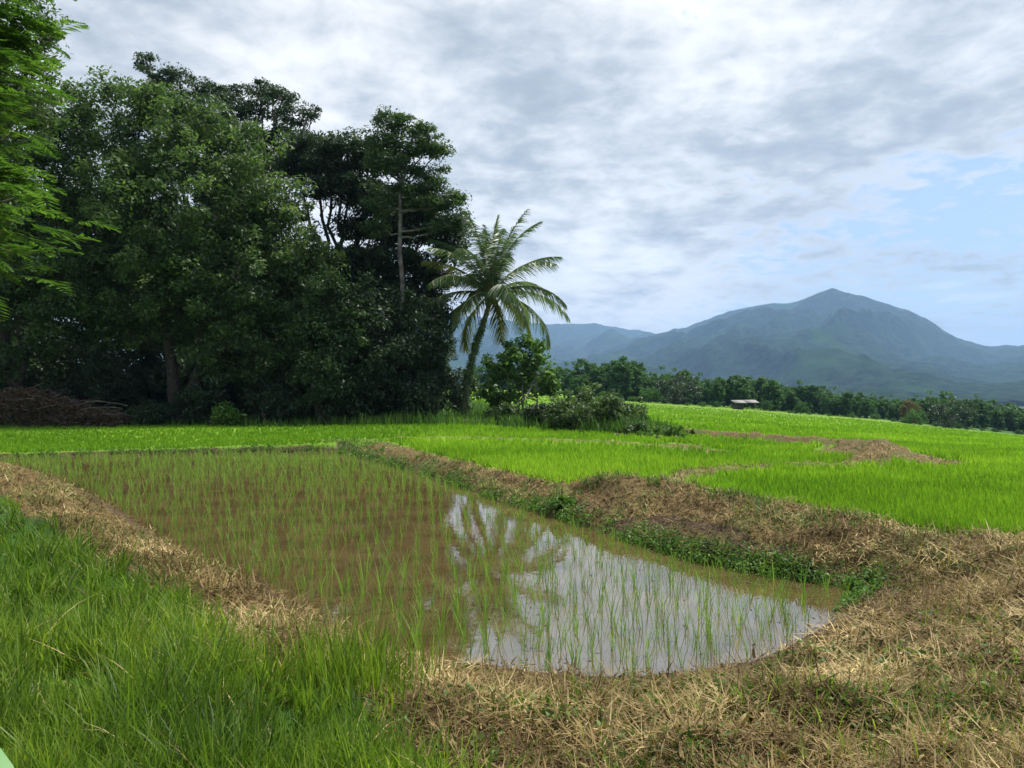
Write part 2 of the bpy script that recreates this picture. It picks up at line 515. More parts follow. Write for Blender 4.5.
M['twig'] = bark_mat('dead_twig', (.045, .033, .025), (.13, .10, .075), 4)
M['rachis'] = flat_mat('palm_rachis', (.16, .17, .05), .5)

# ground -------------------------------------------------------------
gm = bpy.data.materials.new('ground'); gm.use_nodes = True
q = NT(gm.node_tree); q.n.clear()
out = q.node('ShaderNodeOutputMaterial'); pr = q.node('ShaderNodeBsdfPrincipled')
at = q.node('ShaderNodeAttribute', attribute_name='tint')
s3 = q.node('ShaderNodeSeparateColor'); q.l.new(at.outputs['Color'], s3.inputs[0])
geo = q.node('ShaderNodeNewGeometry')
pos = geo.outputs['Position']
na = q.noise(pos, 1.3, 8, .65); nb_ = q.noise(pos, 9, 8, .7); nc = q.noise(pos, 40, 6, .7)
nf = q.noise(pos, .06, 6, .6); nfar = q.noise(pos, .35, 8, .7)
soil = q.mix(q.smooth(nb_, .35, .65), (.035, .024, .014), (.095, .064, .036))
strawc = q.mix(q.smooth(nb_, .32, .68), (.075, .050, .022), (.24, .17, .075))
strawc = q.mix(q.smooth(nc, .3, .7), q.mix(1.0, strawc, (.45, .42, .36), 'MULTIPLY'), strawc)
strawc = q.mix(q.math('MULTIPLY', q.smooth(na, .46, .60), .65), strawc, (.085, .11, .03))
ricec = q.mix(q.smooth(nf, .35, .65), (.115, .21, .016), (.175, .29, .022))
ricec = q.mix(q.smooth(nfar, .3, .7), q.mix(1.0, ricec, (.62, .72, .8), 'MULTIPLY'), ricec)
grassc = q.mix(nb_, (.022, .06, .012), (.05, .12, .02))
c = q.mix(s3.outputs[1], soil, ricec)
c = q.mix(s3.outputs[2], c, grassc)
c = q.mix(q.smooth(q.math('ADD', s3.outputs[0], q.math('MULTIPLY', q.math('SUBTRACT', na, .5), .6)), .35, .6), c, strawc)
# wet mud near the water level inside the paddy
sxyz = q.node('ShaderNodeSeparateXYZ'); q.l.new(pos, sxyz.inputs[0])
# far woodland
vm = q.node('ShaderNodeVectorMath', operation='LENGTH'); q.l.new(pos, vm.inputs[0])
forest = q.mix(q.smooth(q.noise(pos, .05, 8, .7), .35, .65), (.02, .055, .015), (.05, .12, .025))
c = q.mix(q.smooth(vm.outputs['Value'], 205, 260), c, forest)
q.l.new(c, pr.inputs['Base Color'])
pr.inputs['Roughness'].default_value = .95
pr.inputs['Specular IOR Level'].default_value = .15
bp = q.node('ShaderNodeBump'); bp.inputs['Strength'].default_value = .7; bp.inputs['Distance'].default_value = .04
q.l.new(nb_, bp.inputs['Height']); q.l.new(bp.outputs[0], pr.inputs['Normal'])
q.l.new(pr.outputs[0], out.inputs[0])

# ground sheet -------------------------------------------------------
th = np.concatenate([np.linspace(-180, -50, 60)[:-1], np.linspace(-50, 50, 560), np.linspace(50, 180, 60)[1:]])
th = np.radians(th)
rr = np.concatenate([np.linspace(.3, 2.5, 12)[:-1], np.geomspace(2.5, 45, 330)[:-1], np.geomspace(45, 400, 110)[:-1], np.geomspace(400, 12000, 70)])
TT, RR = np.meshgrid(th, rr)
GX = RR * np.sin(TT); GY = RR * np.cos(TT)
GZ = height(GX.ravel(), GY.ravel()).reshape(GX.shape)
sm = straw_mask(GX.ravel(), GY.ravel()); gmk = grass_mask(GX.ravel(), GY.ravel())
nm = near_mask(GX.ravel(), GY.ravel())
sdp = sdist(POND, GX.ravel(), GY.ravel())
Dg = np.hypot(GX, GY).ravel()
fieldw = (1 - nm) * (sdp > .35) * (1 - inside(DIKEP, GX.ravel(), GY.ravel()))
# under the grove and the weeds round the palm there is dark weedy ground instead of rice
GROVE = [Wp(-400, 420, 45)[:2], Wp(0, 428, 44.5)[:2], Wp(120, 425, 46)[:2], Wp(330, 424, 45)[:2], Wp(470, 424, 42)[:2], Wp(560, 424, 38)[:2], Wp(640, 424, 34)[:2], Wp(652, 424, 42)[:2], Wp(600, 424, 55)[:2],
         Wp(500, 424, 72)[:2], Wp(470, 424, 100)[:2], Wp(-400, 420, 110)[:2]]
gv = sstep(.8, -.8, sdist(GROVE, GX.ravel(), GY.ravel()) + (fbm(GX.ravel() * .6, GY.ravel() * .6, 3, 44) - .5) * 3)
fieldw = fieldw * (1 - gv)
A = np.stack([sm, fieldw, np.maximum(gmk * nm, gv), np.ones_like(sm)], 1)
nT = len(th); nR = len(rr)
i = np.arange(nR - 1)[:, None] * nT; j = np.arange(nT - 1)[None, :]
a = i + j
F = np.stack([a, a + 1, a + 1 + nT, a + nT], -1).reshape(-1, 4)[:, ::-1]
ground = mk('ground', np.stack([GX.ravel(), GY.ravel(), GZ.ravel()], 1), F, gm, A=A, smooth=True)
tag(ground, kind='structure')

# ------------------------------------------------------------------ water
wm = bpy.data.materials.new('muddy_water'); wm.use_nodes = True
q = NT(wm.node_tree); q.n.clear()
out = q.node('ShaderNodeOutputMaterial'); pr = q.node('ShaderNodeBsdfPrincipled')
geo = q.node('ShaderNodeNewGeometry')
n = q.noise(geo.outputs['Position'], 1.1, 6, .6)
q.l.new(q.mix(q.smooth(n, .3, .7), (.062, .043, .018), (.105, .073, .030)), pr.inputs['Base Color'])
pr.inputs['Roughness'].default_value = .02
pr.inputs['IOR'].default_value = 3.7
bp = q.node('ShaderNodeBump'); bp.inputs['Strength'].default_value = .10; bp.inputs['Distance'].default_value = .01
mp = q.node('ShaderNodeMapping'); q.l.new(geo.outputs['Position'], mp.inputs[0]); mp.inputs['Scale'].default_value = (1.0, .6, 1)
q.l.new(q.noise(mp.outputs[0], 7, 3, .5), bp.inputs['Height']); q.l.new(bp.outputs[0], pr.inputs['Normal'])
q.l.new(pr.outputs[0], out.inputs[0])
xs = np.linspace(-32, 8, 40); ys = np.linspace(5, 30, 30)
XX, YY = np.meshgrid(xs, ys)
keep = sdist(POND, XX.ravel(), YY.ravel()).reshape(XX.shape) < 1.3
cen = (keep[:-1, :-1] | keep[1:, :-1] | keep[:-1, 1:] | keep[1:, 1:])
ii, jj = np.nonzero(cen)
a = ii * 40 + jj
F = np.stack([a, a + 1, a + 41, a + 40], -1)
used = np.unique(F); remap = np.zeros(XX.size, int); remap[used] = np.arange(len(used))
V = np.stack([XX.ravel(), YY.ravel(), np.zeros(XX.size)], 1)[used]
water = mk('water', V, remap[F], wm); tag(water, kind='structure')
# thin sheet of water showing between the rice of the nearer field
wv = []
cpt = U(735, 489, .32)
WC = (cpt[0], cpt[1])

# ------------------------------------------------------------------ mountains
mm = bpy.data.materials.new('wooded_mountain'); mm.use_nodes = True
q = NT(mm.node_tree); q.n.clear()
out = q.node('ShaderNodeOutputMaterial'); pr = q.node('ShaderNodeBsdfPrincipled')
geo = q.node('ShaderNodeNewGeometry')
n1 = q.noise(geo.outputs['Position'], .026, 6, .8); n2 = q.noise(geo.outputs['Position'], .0016, 6, .6)
c = q.mix(q.smooth(n1, .40, .62), (.005, .013, .009), (.031, .052, .031))
c = q.mix(q.smooth(n2, .5, .7), c, (.026, .06, .016))
q.l.new(c, pr.inputs['Base Color']); pr.inputs['Roughness'].default_value = 1
pr.inputs['Specular IOR Level'].default_value = 0
bp = q.node('ShaderNodeBump'); bp.inputs['Strength'].default_value = 1.0; bp.inputs['Distance'].default_value = 10
q.l.new(n1, bp.inputs['Height']); q.l.new(bp.outputs[0], pr.inputs['Normal'])
q.l.new(pr.outputs[0], out.inputs[0])
def mountain(name, sil, Rr, D0, x0, x1, seed, label):
    px = np.linspace(x0, x1, 420)
    sy = np.interp(px, [s[0] for s in sil], [s[1] for s in sil])
    k = np.ones(3) / 3
    sy = np.convolve(np.pad(sy, 1, 'edge'), k, 'valid')
    sy = sy + (fbm(px / 9, px * 0 + seed, 3, seed) - .5) * 3.0
    e = (395 - sy) / FPX
    u = np.concatenate([np.linspace(0, 1, 230), np.linspace(1, 1.5, 60)[1:]])
    Pk, Uk = np.meshgrid(np.arange(len(px)), u)
    az = (px[Pk] - 512) / FPX
    Rloc = Rr * (1 + .06 * np.sin(az * 9 + seed))
    D = D0 + (Rloc - D0) * Uk
    X = az * D; Y = D
    Hr = e[Pk] * Rloc + 2.2 + 12
    wx = X / 900.0; wy = Y / 1500.0
    warp = fbm(X / 1500, Y / 1500, 3, seed + 3) * 2.0
    rn = 1 - np.abs(2 * fbm(wx + warp, wy + warp * .4, 4, seed) - 1) * 1.6
    rn2 = 1 - np.abs(2 * fbm(X / 330 + warp, Y / 420, 3, seed + 9) - 1) * 1.6
    s = np.clip(Uk, 0, 1)
    basep = .30 * s + .70 * s ** 2.2
    spur = (s * (1 - s) * 4)
    h = Hr * (basep + spur * (.46 * (rn - .5) + .12 * (rn2 - .45)) * (.35 + s))
    back = np.clip((Uk - 1) / .5, 0, 1)
    h = h * (1 - back ** 1.2)
    h = h + Hr * .012 * (rn2 - .5) * sstep(.85, 1.0, s)
    h = h + (fbm(X / 60, Y / 60, 3, seed + 5) - .5) * 14
    h = np.minimum(h, (e[Pk] * D * 1.0 + 14) + 0 * h) 
    Z = np.maximum(h, 0) - 12
    n_ = len(px)
    i = np.arange(len(u) - 1)[:, None] * n_; j = np.arange(n_ - 1)[None, :]
    a = i + j
    F = np.stack([a, a + 1, a + 1 + n_, a + n_], -1).reshape(-1, 4)
    o = mk(name, np.stack([X.ravel(), Y.ravel(), Z.ravel()], 1), F, mm, smooth=True)
    tag(o, label, None, kind='structure')
mountain('mountain', [(380, 396), (480, 380), (560, 362), (620, 345), (655, 334), (690, 326), (715, 316), (740, 308), (765, 304), (785, 304), (800, 301), (820, 293), (834, 288), (846, 292), (870, 298),
         (890, 304), (905, 309), (918, 315), (932, 322), (945, 330), (960, 339), (985, 346), (1024, 345), (1080, 338), (1180, 352), (1300, 372), (1420, 388)],
         7000, 1500, 380, 1420, 7, 'blue-green wooded mountain with a single peak at the right')
mountain('hill_range', [(200, 330), (330, 318), (430, 322), (470, 316), (510, 320), (550, 325), (575, 324), (600, 324), (630, 329), (655, 333), (700, 334), (800, 350), (900, 370)],
         9300, 2600, 200, 900, 23, 'long low blue ridge of wooded hills left of the peak')

# ------------------------------------------------------------------ trees
def make_crown(lobes, nclump, nleaf, lsize, cr, flat, rng, aspect=.45, shell=.55):
    """lobes: (centre3, radii3). Leaf clumps spread through the lobes, denser to the outside"""
    vol = np.array([np.prod(l[1]) ** (2 / 3) for l in lobes]); vol /= vol.sum()
    Cs = []
    for (c, r), v in zip(lobes, vol):
        m = max(3, int(nclump * v))
        d = rng.normal(size=(m, 3)); d /= np.linalg.norm(d, axis=1)[:, None]
        rad = shell + (1 - shell) * rng.random(m) ** .6
        rad *= 1 + .18 * rng.normal(size=m)
        Cs.append(np.asarray(c) + d * rad[:, None] * np.asarray(r))
    C = np.concatenate(Cs)
    m = len(C)
    crs = cr * (.55 + .9 * rng.random(m))
    cl = np.clip(.5 + .28 * rng.normal(size=m), 0, 1)
    n = m * nleaf
    idx = np.repeat(np.arange(m), nleaf)
    g = rng.normal(size=(n, 3)); g /= np.linalg.norm(g, axis=1)[:, None]
    g *= (rng.random(n) ** .45)[:, None]
    L = C[idx] + g * crs[idx][:, None] * np.array([1, 1, flat])
    Nn = rng.normal(size=(n, 3)) * .75 + np.array([0, 0, .9]) + g * .4
    Nn /= np.linalg.norm(Nn, axis=1)[:, None]
    sz = lsize * (.6 + .8 * rng.random(n))
    V, F, A = leafquads(L, Nn, sz, sz * aspect, rng, rng.random(n), cl[idx])
    return C, (V, F, A)
def make_wood(base, fork_h, lobes, C, r0, rng, ntw=60, lean=(0, 0), stems=1):
    parts = []
    base = np.asarray(base, float)
    top = np.mean([l[0] for l in lobes], axis=0)
    zt = max(l[0][2] for l in lobes)
    forks = []
    for s in range(stems):
        off = rng.normal(0, .35, 2) * (stems > 1)
        b = base + np.array([off[0], off[1], -.3])
        f = base + np.array([lean[0] + off[0] * 3, lean[1] + off[1] * 3, fork_h * (1 + .15 * rng.normal() * (stems > 1))])
        P = curve(b, f, 0, max(r0 * .35, .14), 8, rng)
        parts.append(tube(P, np.linspace(r0 * 1.25, r0 * .72, 8), 9))
        forks.append(f)
    ends = []
    for c, r in lobes:
        e = np.asarray(c, float)
        f = forks[rng.integers(len(forks))]
        if stems == 1:
            b0 = base + np.array([0, 0, 0.]); zf = min(f[2], e[2] - .25 * np.linalg.norm((e - f)[:2]))
            u_ = np.clip((zf - b0[2]) / (f[2] - b0[2]), .45, 1)
            f = b0 + (f - b0) * u_
        P = curve(f, e, -.06 * np.linalg.norm(e - f), r0 * .5, 8, rng)
        parts.append(tube(P, np.linspace(r0 * .5, r0 * .16, 8), 7))
        ends.append(P)
    sel = rng.choice(len(C), min(ntw, len(C)), replace=False)
    for k in sel:
        e = C[k]
        best = min(ends, key=lambda P: np.min(np.linalg.norm(P - e, axis=1)))
        j = max(2, np.argmin(np.linalg.norm(best - e, axis=1)) - 1)
        P = curve(best[j], e, -.05 * np.linalg.norm(best[j] - e), r0 * .25, 6, rng)
        parts.append(tube(P, np.linspace(r0 * .13, r0 * .03, 6), 5))
    return cat_(parts)
def px_lobes(lst, D):
    """lobes given where they stand: (px, py, rx px, ry px, depth offset m)"""
    out = []
    for x, y, rx, ry, dd in lst:
        d = D + dd
        k = d / FPX
        out.append((Wp(x, y, d), (rx * k, max(rx, ry) * k * .9, ry * k)))
    return out
def gz(X, Y):
    return float(height(np.array([float(X)]), np.array([float(Y)]), False)[0])
def tree(name, label, basepx, D, lobes_px, leafm, barkm, nclump, nleaf, lsize, cr, flat, r0, forkf=.4, seed=1, stems=1, group=None, cat='tree', ntw=70, aspect=.45, shell=.55):
    rng = np.random.default_rng(seed)
    X = (basepx - 512) / FPX * D
    base = np.array([X, D, gz(X, D)])
    lobes = px_lobes(lobes_px, D)
    C, crown = make_crown(lobes, nclump, nleaf, lsize, cr, flat, rng, aspect, shell)
    top = max(l[0][2] for l in lobes)
    wood = make_wood(base, (top - base[2]) * forkf, lobes, C, r0, rng, ntw, stems=stems)
    root = empty(name, base, label, cat, group)
    mk('trunk', wood[0] - base, wood[1], M[barkm], root, wood[2], smooth=True)
    mk('crown', crown[0] - base, crown[1], M[leafm], root, crown[2])
    return root

G_GROVE = 'big trees of the grove at the left'
tree('broadleaf_tree', 'broad round-topped light green tree filling the middle of the left grove', 190, 50,
     [(120, 135, 62, 52, 0), (175, 125, 50, 42, -1), (215, 150, 50, 46, 0), (255, 195, 52, 46, -1), (290, 245, 42, 48, 0), (185, 215, 85, 70, -2), (110, 225, 58, 60, 0),
      (235, 280, 75, 60, -1), (310, 300, 32, 50, 0), (150, 300, 70, 55, 1), (255, 350, 62, 45, 0)],
     'leaf_big', 'bark_dark', 1150, 95, .30, .85, .75, .38, .35, 2, stems=3, group=G_GROVE)
tree('broadleaf_tree', 'dark green tree at the left edge of the grove behind the brush pile', 20, 49,
     [(15, 130, 50, 50, 0), (62, 118, 28, 30, 0), (40, 190, 60, 50, 0), (10, 250, 70, 60, 0), (75, 280, 50, 60, -1), (20, 330, 60, 50, 0), (-60, 200, 80, 80, 0)],
     'leaf_mid', 'bark_dark', 620, 90, .30, .85, .7, .35, .35, 3, stems=2, group=G_GROVE)
tree('rain_tree', 'tall rain tree with layered dark crown rising at the back of the grove', 235, 63,
     [(146, 62, 14, 6, 0), (162, 76, 22, 8, 0), (196, 86, 26, 9, 1), (180, 100, 24, 9, 1), (232, 98, 20, 9, 0), (262, 90, 20, 8, 0), (284, 96, 16, 7, 0), (311, 110, 9, 6, 0), (215, 112, 30, 10, -1), (262, 112, 26, 9, 0), (292, 118, 18, 8, 0),
      (185, 124, 30, 11, 0), (240, 138, 40, 13, 0), (285, 140, 30, 11, 0), (270, 165, 40, 14, 0)],
     'leaf_dark', 'bark_mid', 460, 70, .26, .75, .42, .45, .45, 4, group=G_GROVE, ntw=120)
tree('rain_tree', 'very dark layered tree left of the pale slender trunk', 335, 55,
     [(315, 146, 26, 8, 0), (348, 148, 30, 10, -1), (375, 160, 22, 10, 0), (298, 166, 20, 9, 0), (330, 170, 34, 11, 0), (350, 190, 40, 12, 0), (378, 205, 26, 11, 0), (358, 228, 26, 10, 0), (385, 235, 20, 9, 0), (350, 262, 34, 12, 0), (300, 275, 24, 12, 0), (345, 290, 36, 16, 0)],
     'leaf_dark', 'bark_dark', 640, 80, .27, .85, .5, .38, .45, 5, group=G_GROVE, ntw=140)
tree('slender_tree', 'slender tree with a bare pale trunk and small airy crown above its neighbours', 400, 50,
     [(392, 122, 17, 9, 0), (412, 130, 18, 9, 0), (385, 142, 17, 9, 0), (428, 147, 18, 8, 0), (402, 150, 22, 9, 0), (440, 152, 10, 6, 0), (392, 168, 22, 9, 0), (430, 172, 16, 7, 0), (438, 186, 14, 7, 0), (408, 188, 18, 8, 0), (378, 160, 12, 7, 0), (450, 200, 16, 8, 0), (425, 205, 18, 8, 0), (455, 218, 14, 8, 0), (382, 205, 14, 8, 0), (440, 228, 18, 8, 0), (375, 228, 12, 7, 0)],
     'leaf_mid', 'bark_pale', 400, 60, .22, .65, .5, .17, .80, 6, group=G_GROVE, ntw=70)
tree('rain_tree', 'dark spreading tree at the right end of the grove leaning over the palm', 395, 53,
     [(425, 205, 26, 14, 0), (412, 228, 32, 15, 0), (445, 232, 24, 13, -1), (455, 250, 18, 10, -1), (395, 262, 40, 18, 0), (385, 200, 24, 14, 0), (438, 278, 22, 12, 0), (365, 285, 34, 20, 0), (410, 300, 34, 18, 0)],
     'leaf_dark', 'bark_mid', 540, 75, .27, .8, .55, .36, .35, 7, group=G_GROVE, ntw=120)
tree('broadleaf_tree', 'low dense dark tree at the foot of the grove beside the palm', 385, 48,
     [(375, 325, 42, 34, 0), (420, 335, 30, 34, 0), (345, 360, 36, 34, 0), (400, 372, 45, 34, -1), (426, 378, 18, 30, 0), (365, 395, 40, 22, -1), (440, 320, 16, 16, 0)],
     'leaf_dark', 'bark_dark', 520, 80, .24, .65, .8, .25, .4, 8, stems=2, group=G_GROVE)
tree('broadleaf_tree', 'mid green bushy tree under the dark layered trees of the grove', 330, 47,
     [(335, 300, 30, 26, 0), (350, 335, 30, 28, 0), (320, 350, 34, 34, 0), (340, 385, 40, 26, 0)],
     'leaf_mid', 'bark_dark', 260, 80, .24, .65, .8, .25, .4, 9, stems=2, group=G_GROVE)
# back rows closing the grove
brng = random.Random(4)
BCK = ['', 'dark dense tree at the very left of the grove behind the edge tree', 'dark dense tree showing between the edge tree and the round-topped tree', 'dark dense tree behind the left half of the round-topped tree',
       'dark dense tree behind the right half of the round-topped tree', 'dark dense tree behind the stems of the dark layered tree', 'dark dense tree behind the pale slender trunk', 'dark dense tree behind the right end of the grove next to the palm']
first = None
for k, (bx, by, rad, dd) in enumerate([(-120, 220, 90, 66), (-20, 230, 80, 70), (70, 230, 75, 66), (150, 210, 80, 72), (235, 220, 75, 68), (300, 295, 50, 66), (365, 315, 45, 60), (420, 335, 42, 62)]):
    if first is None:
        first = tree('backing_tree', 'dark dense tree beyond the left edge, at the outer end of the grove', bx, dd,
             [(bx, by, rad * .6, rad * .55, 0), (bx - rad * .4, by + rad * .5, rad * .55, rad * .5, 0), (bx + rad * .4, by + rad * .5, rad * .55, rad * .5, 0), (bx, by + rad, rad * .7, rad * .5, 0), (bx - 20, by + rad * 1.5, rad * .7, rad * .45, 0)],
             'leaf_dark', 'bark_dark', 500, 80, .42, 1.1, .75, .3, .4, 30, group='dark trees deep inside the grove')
        fx, frad = bx, rad * dd
        ftop = (420 - by) * 66
    else:
        X = (bx - 512) / FPX * dd
        c = first.copy(); COL.objects.link(c)
        c.location = (X, dd, gz(X, dd))
        s = rad * dd / frad; sz_ = (420 - by) * dd / ftop
        c['label'] = BCK[k]
        c.scale = (s * 1.0, s * 1.0, sz_); c.rotation_euler = (0, 0, brng.uniform(0, 6.28))
        for ch in list(first.children):
            cc = ch.copy(); COL.objects.link(cc); cc.parent = c

# understory bushes --------------------------------------------------
def bush(name, label, px, D, rpx, hpx, leafm, seed, nclump=120, nleaf=70, lsize=.2, cr=.45, group=None, cat='bush', aspect=.45, lobes=5):
    rng = np.random.default_rng(seed)
    X = (px - 512) / FPX * D; b = np.array([X, D, gz(X, D)])
    k = D / FPX; r = rpx * k; h = hpx * k
    lb = []
    for i in range(lobes):
        ox = rng.uniform(-.7, .7) * r
        hh = h * (1 - .45 * abs(ox) / r) * rng.uniform(.7, 1)
        lb.append((b + np.array([ox, rng.uniform(-.5, .5) * r, hh * .5]), (r * .42, r * .42, hh * .5)))
    C, crown = make_crown(lb, nclump, nleaf, lsize, cr, .8, rng, aspect, .4)
    crown[0][:, 2] = np.maximum(crown[0][:, 2], b[2] + .02)
    wd = make_wood(b, h * .15, lb, C, .05 + r * .015, rng, 25, stems=3)
    root = empty(name, b, label, cat, group)
    mk('stems', wd[0] - b, wd[1], M['bark_mid'], root, wd[2], smooth=True)
    mk('foliage', crown[0] - b, crown[1], M[leafm], root, crown[2])
    return root
GB = 'bushes along the foot of the grove'
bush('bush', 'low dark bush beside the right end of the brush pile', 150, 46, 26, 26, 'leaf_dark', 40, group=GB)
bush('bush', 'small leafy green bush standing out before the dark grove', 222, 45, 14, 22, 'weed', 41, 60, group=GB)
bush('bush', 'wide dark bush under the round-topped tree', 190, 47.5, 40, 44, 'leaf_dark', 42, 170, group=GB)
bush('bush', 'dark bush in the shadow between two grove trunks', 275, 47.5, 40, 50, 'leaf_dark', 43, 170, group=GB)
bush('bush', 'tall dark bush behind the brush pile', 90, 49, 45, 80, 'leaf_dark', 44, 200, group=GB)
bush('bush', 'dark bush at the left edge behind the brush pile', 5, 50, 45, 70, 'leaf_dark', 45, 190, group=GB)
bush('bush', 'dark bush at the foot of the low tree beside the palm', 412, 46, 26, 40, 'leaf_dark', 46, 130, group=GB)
trng = random.Random(8)
THK = ['dark thicket bush just outside the left edge behind the brush pile', 'dark thicket bush at the left edge above the brush pile', 'dark thicket bush above the middle of the brush pile',
       'dark thicket bush above the right end of the brush pile', 'dark thicket bush left of the thick trunk of the round-topped tree', 'dark thicket bush behind the thick trunk of the round-topped tree',
       'dark thicket bush right of the thick trunk of the round-topped tree', 'dark thicket bush behind the small green bush before the grove', 'dark thicket bush in the middle of the grove shade',
       'dark thicket bush left below the dark layered tree', 'dark thicket bush directly below the dark layered tree', 'dark thicket bush below the pale slender trunk', 'rightmost dark thicket bush of the grove, nearest the palm']
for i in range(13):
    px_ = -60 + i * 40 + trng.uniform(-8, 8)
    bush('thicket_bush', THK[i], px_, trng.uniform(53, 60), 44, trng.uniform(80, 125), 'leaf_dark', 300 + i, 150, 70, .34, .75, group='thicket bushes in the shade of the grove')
# right of the palm
GR = 'bushes beside the palm'
tree('sapling_tree', 'young leafy tree with thin leaning stems right of the palm', 512, 46,
     [(500, 366, 18, 14, 0), (522, 352, 20, 13, 0), (538, 370, 20, 14, 0), (510, 388, 22, 14, 0), (490, 398, 12, 14, 0), (548, 388, 14, 12, 0), (534, 344, 12, 8, 0)],
     'leaf_bright2', 'bark_mid', 150, 48, .25, .40, .8, .07, .25, 50, stems=5, group=GR, ntw=60, shell=.4, aspect=.55)
bush('bush', 'dense grey-green bush sloping down to the right of the palm', 590, 38, 52, 52, 'leaf_big', 51, 230, 70, .17, .35, group=GR, lobes=8)
bush('bush', 'small airy light green bush with thin upright twigs', 585, 45, 22, 48, 'leaf_farlight', 52, 60, 50, .18, .35, group=GR)
bush('bush', 'low scrub filling the gap between palm and sapling', 505, 44, 20, 24, 'leaf_mid', 53, 70, 60, .18, .35, group=GR)
bush('bush', 'rounded dark bush below the leafy sapling', 545, 41, 26, 34, 'leaf_dark', 54, 110, 60, .18, .35, group=GR)
bush('bush', 'leafy bright green weed clump at the right foot of the dense bush', 665, 33, 28, 13, 'weed', 55, 90, 45, .13, .22, group=GR)
bush('bush', 'small dark bush at the end of the weed strip', 632, 34, 18, 17, 'leaf_mid', 56, 70, 55, .14, .25, group=GR)
bush('bush', 'small dark tussock of weeds on the crest of the straw dike', 562, 13.6, 16, 13, 'weed', 57, 40, 45, .07, .10, group='weed tussocks on the dike')

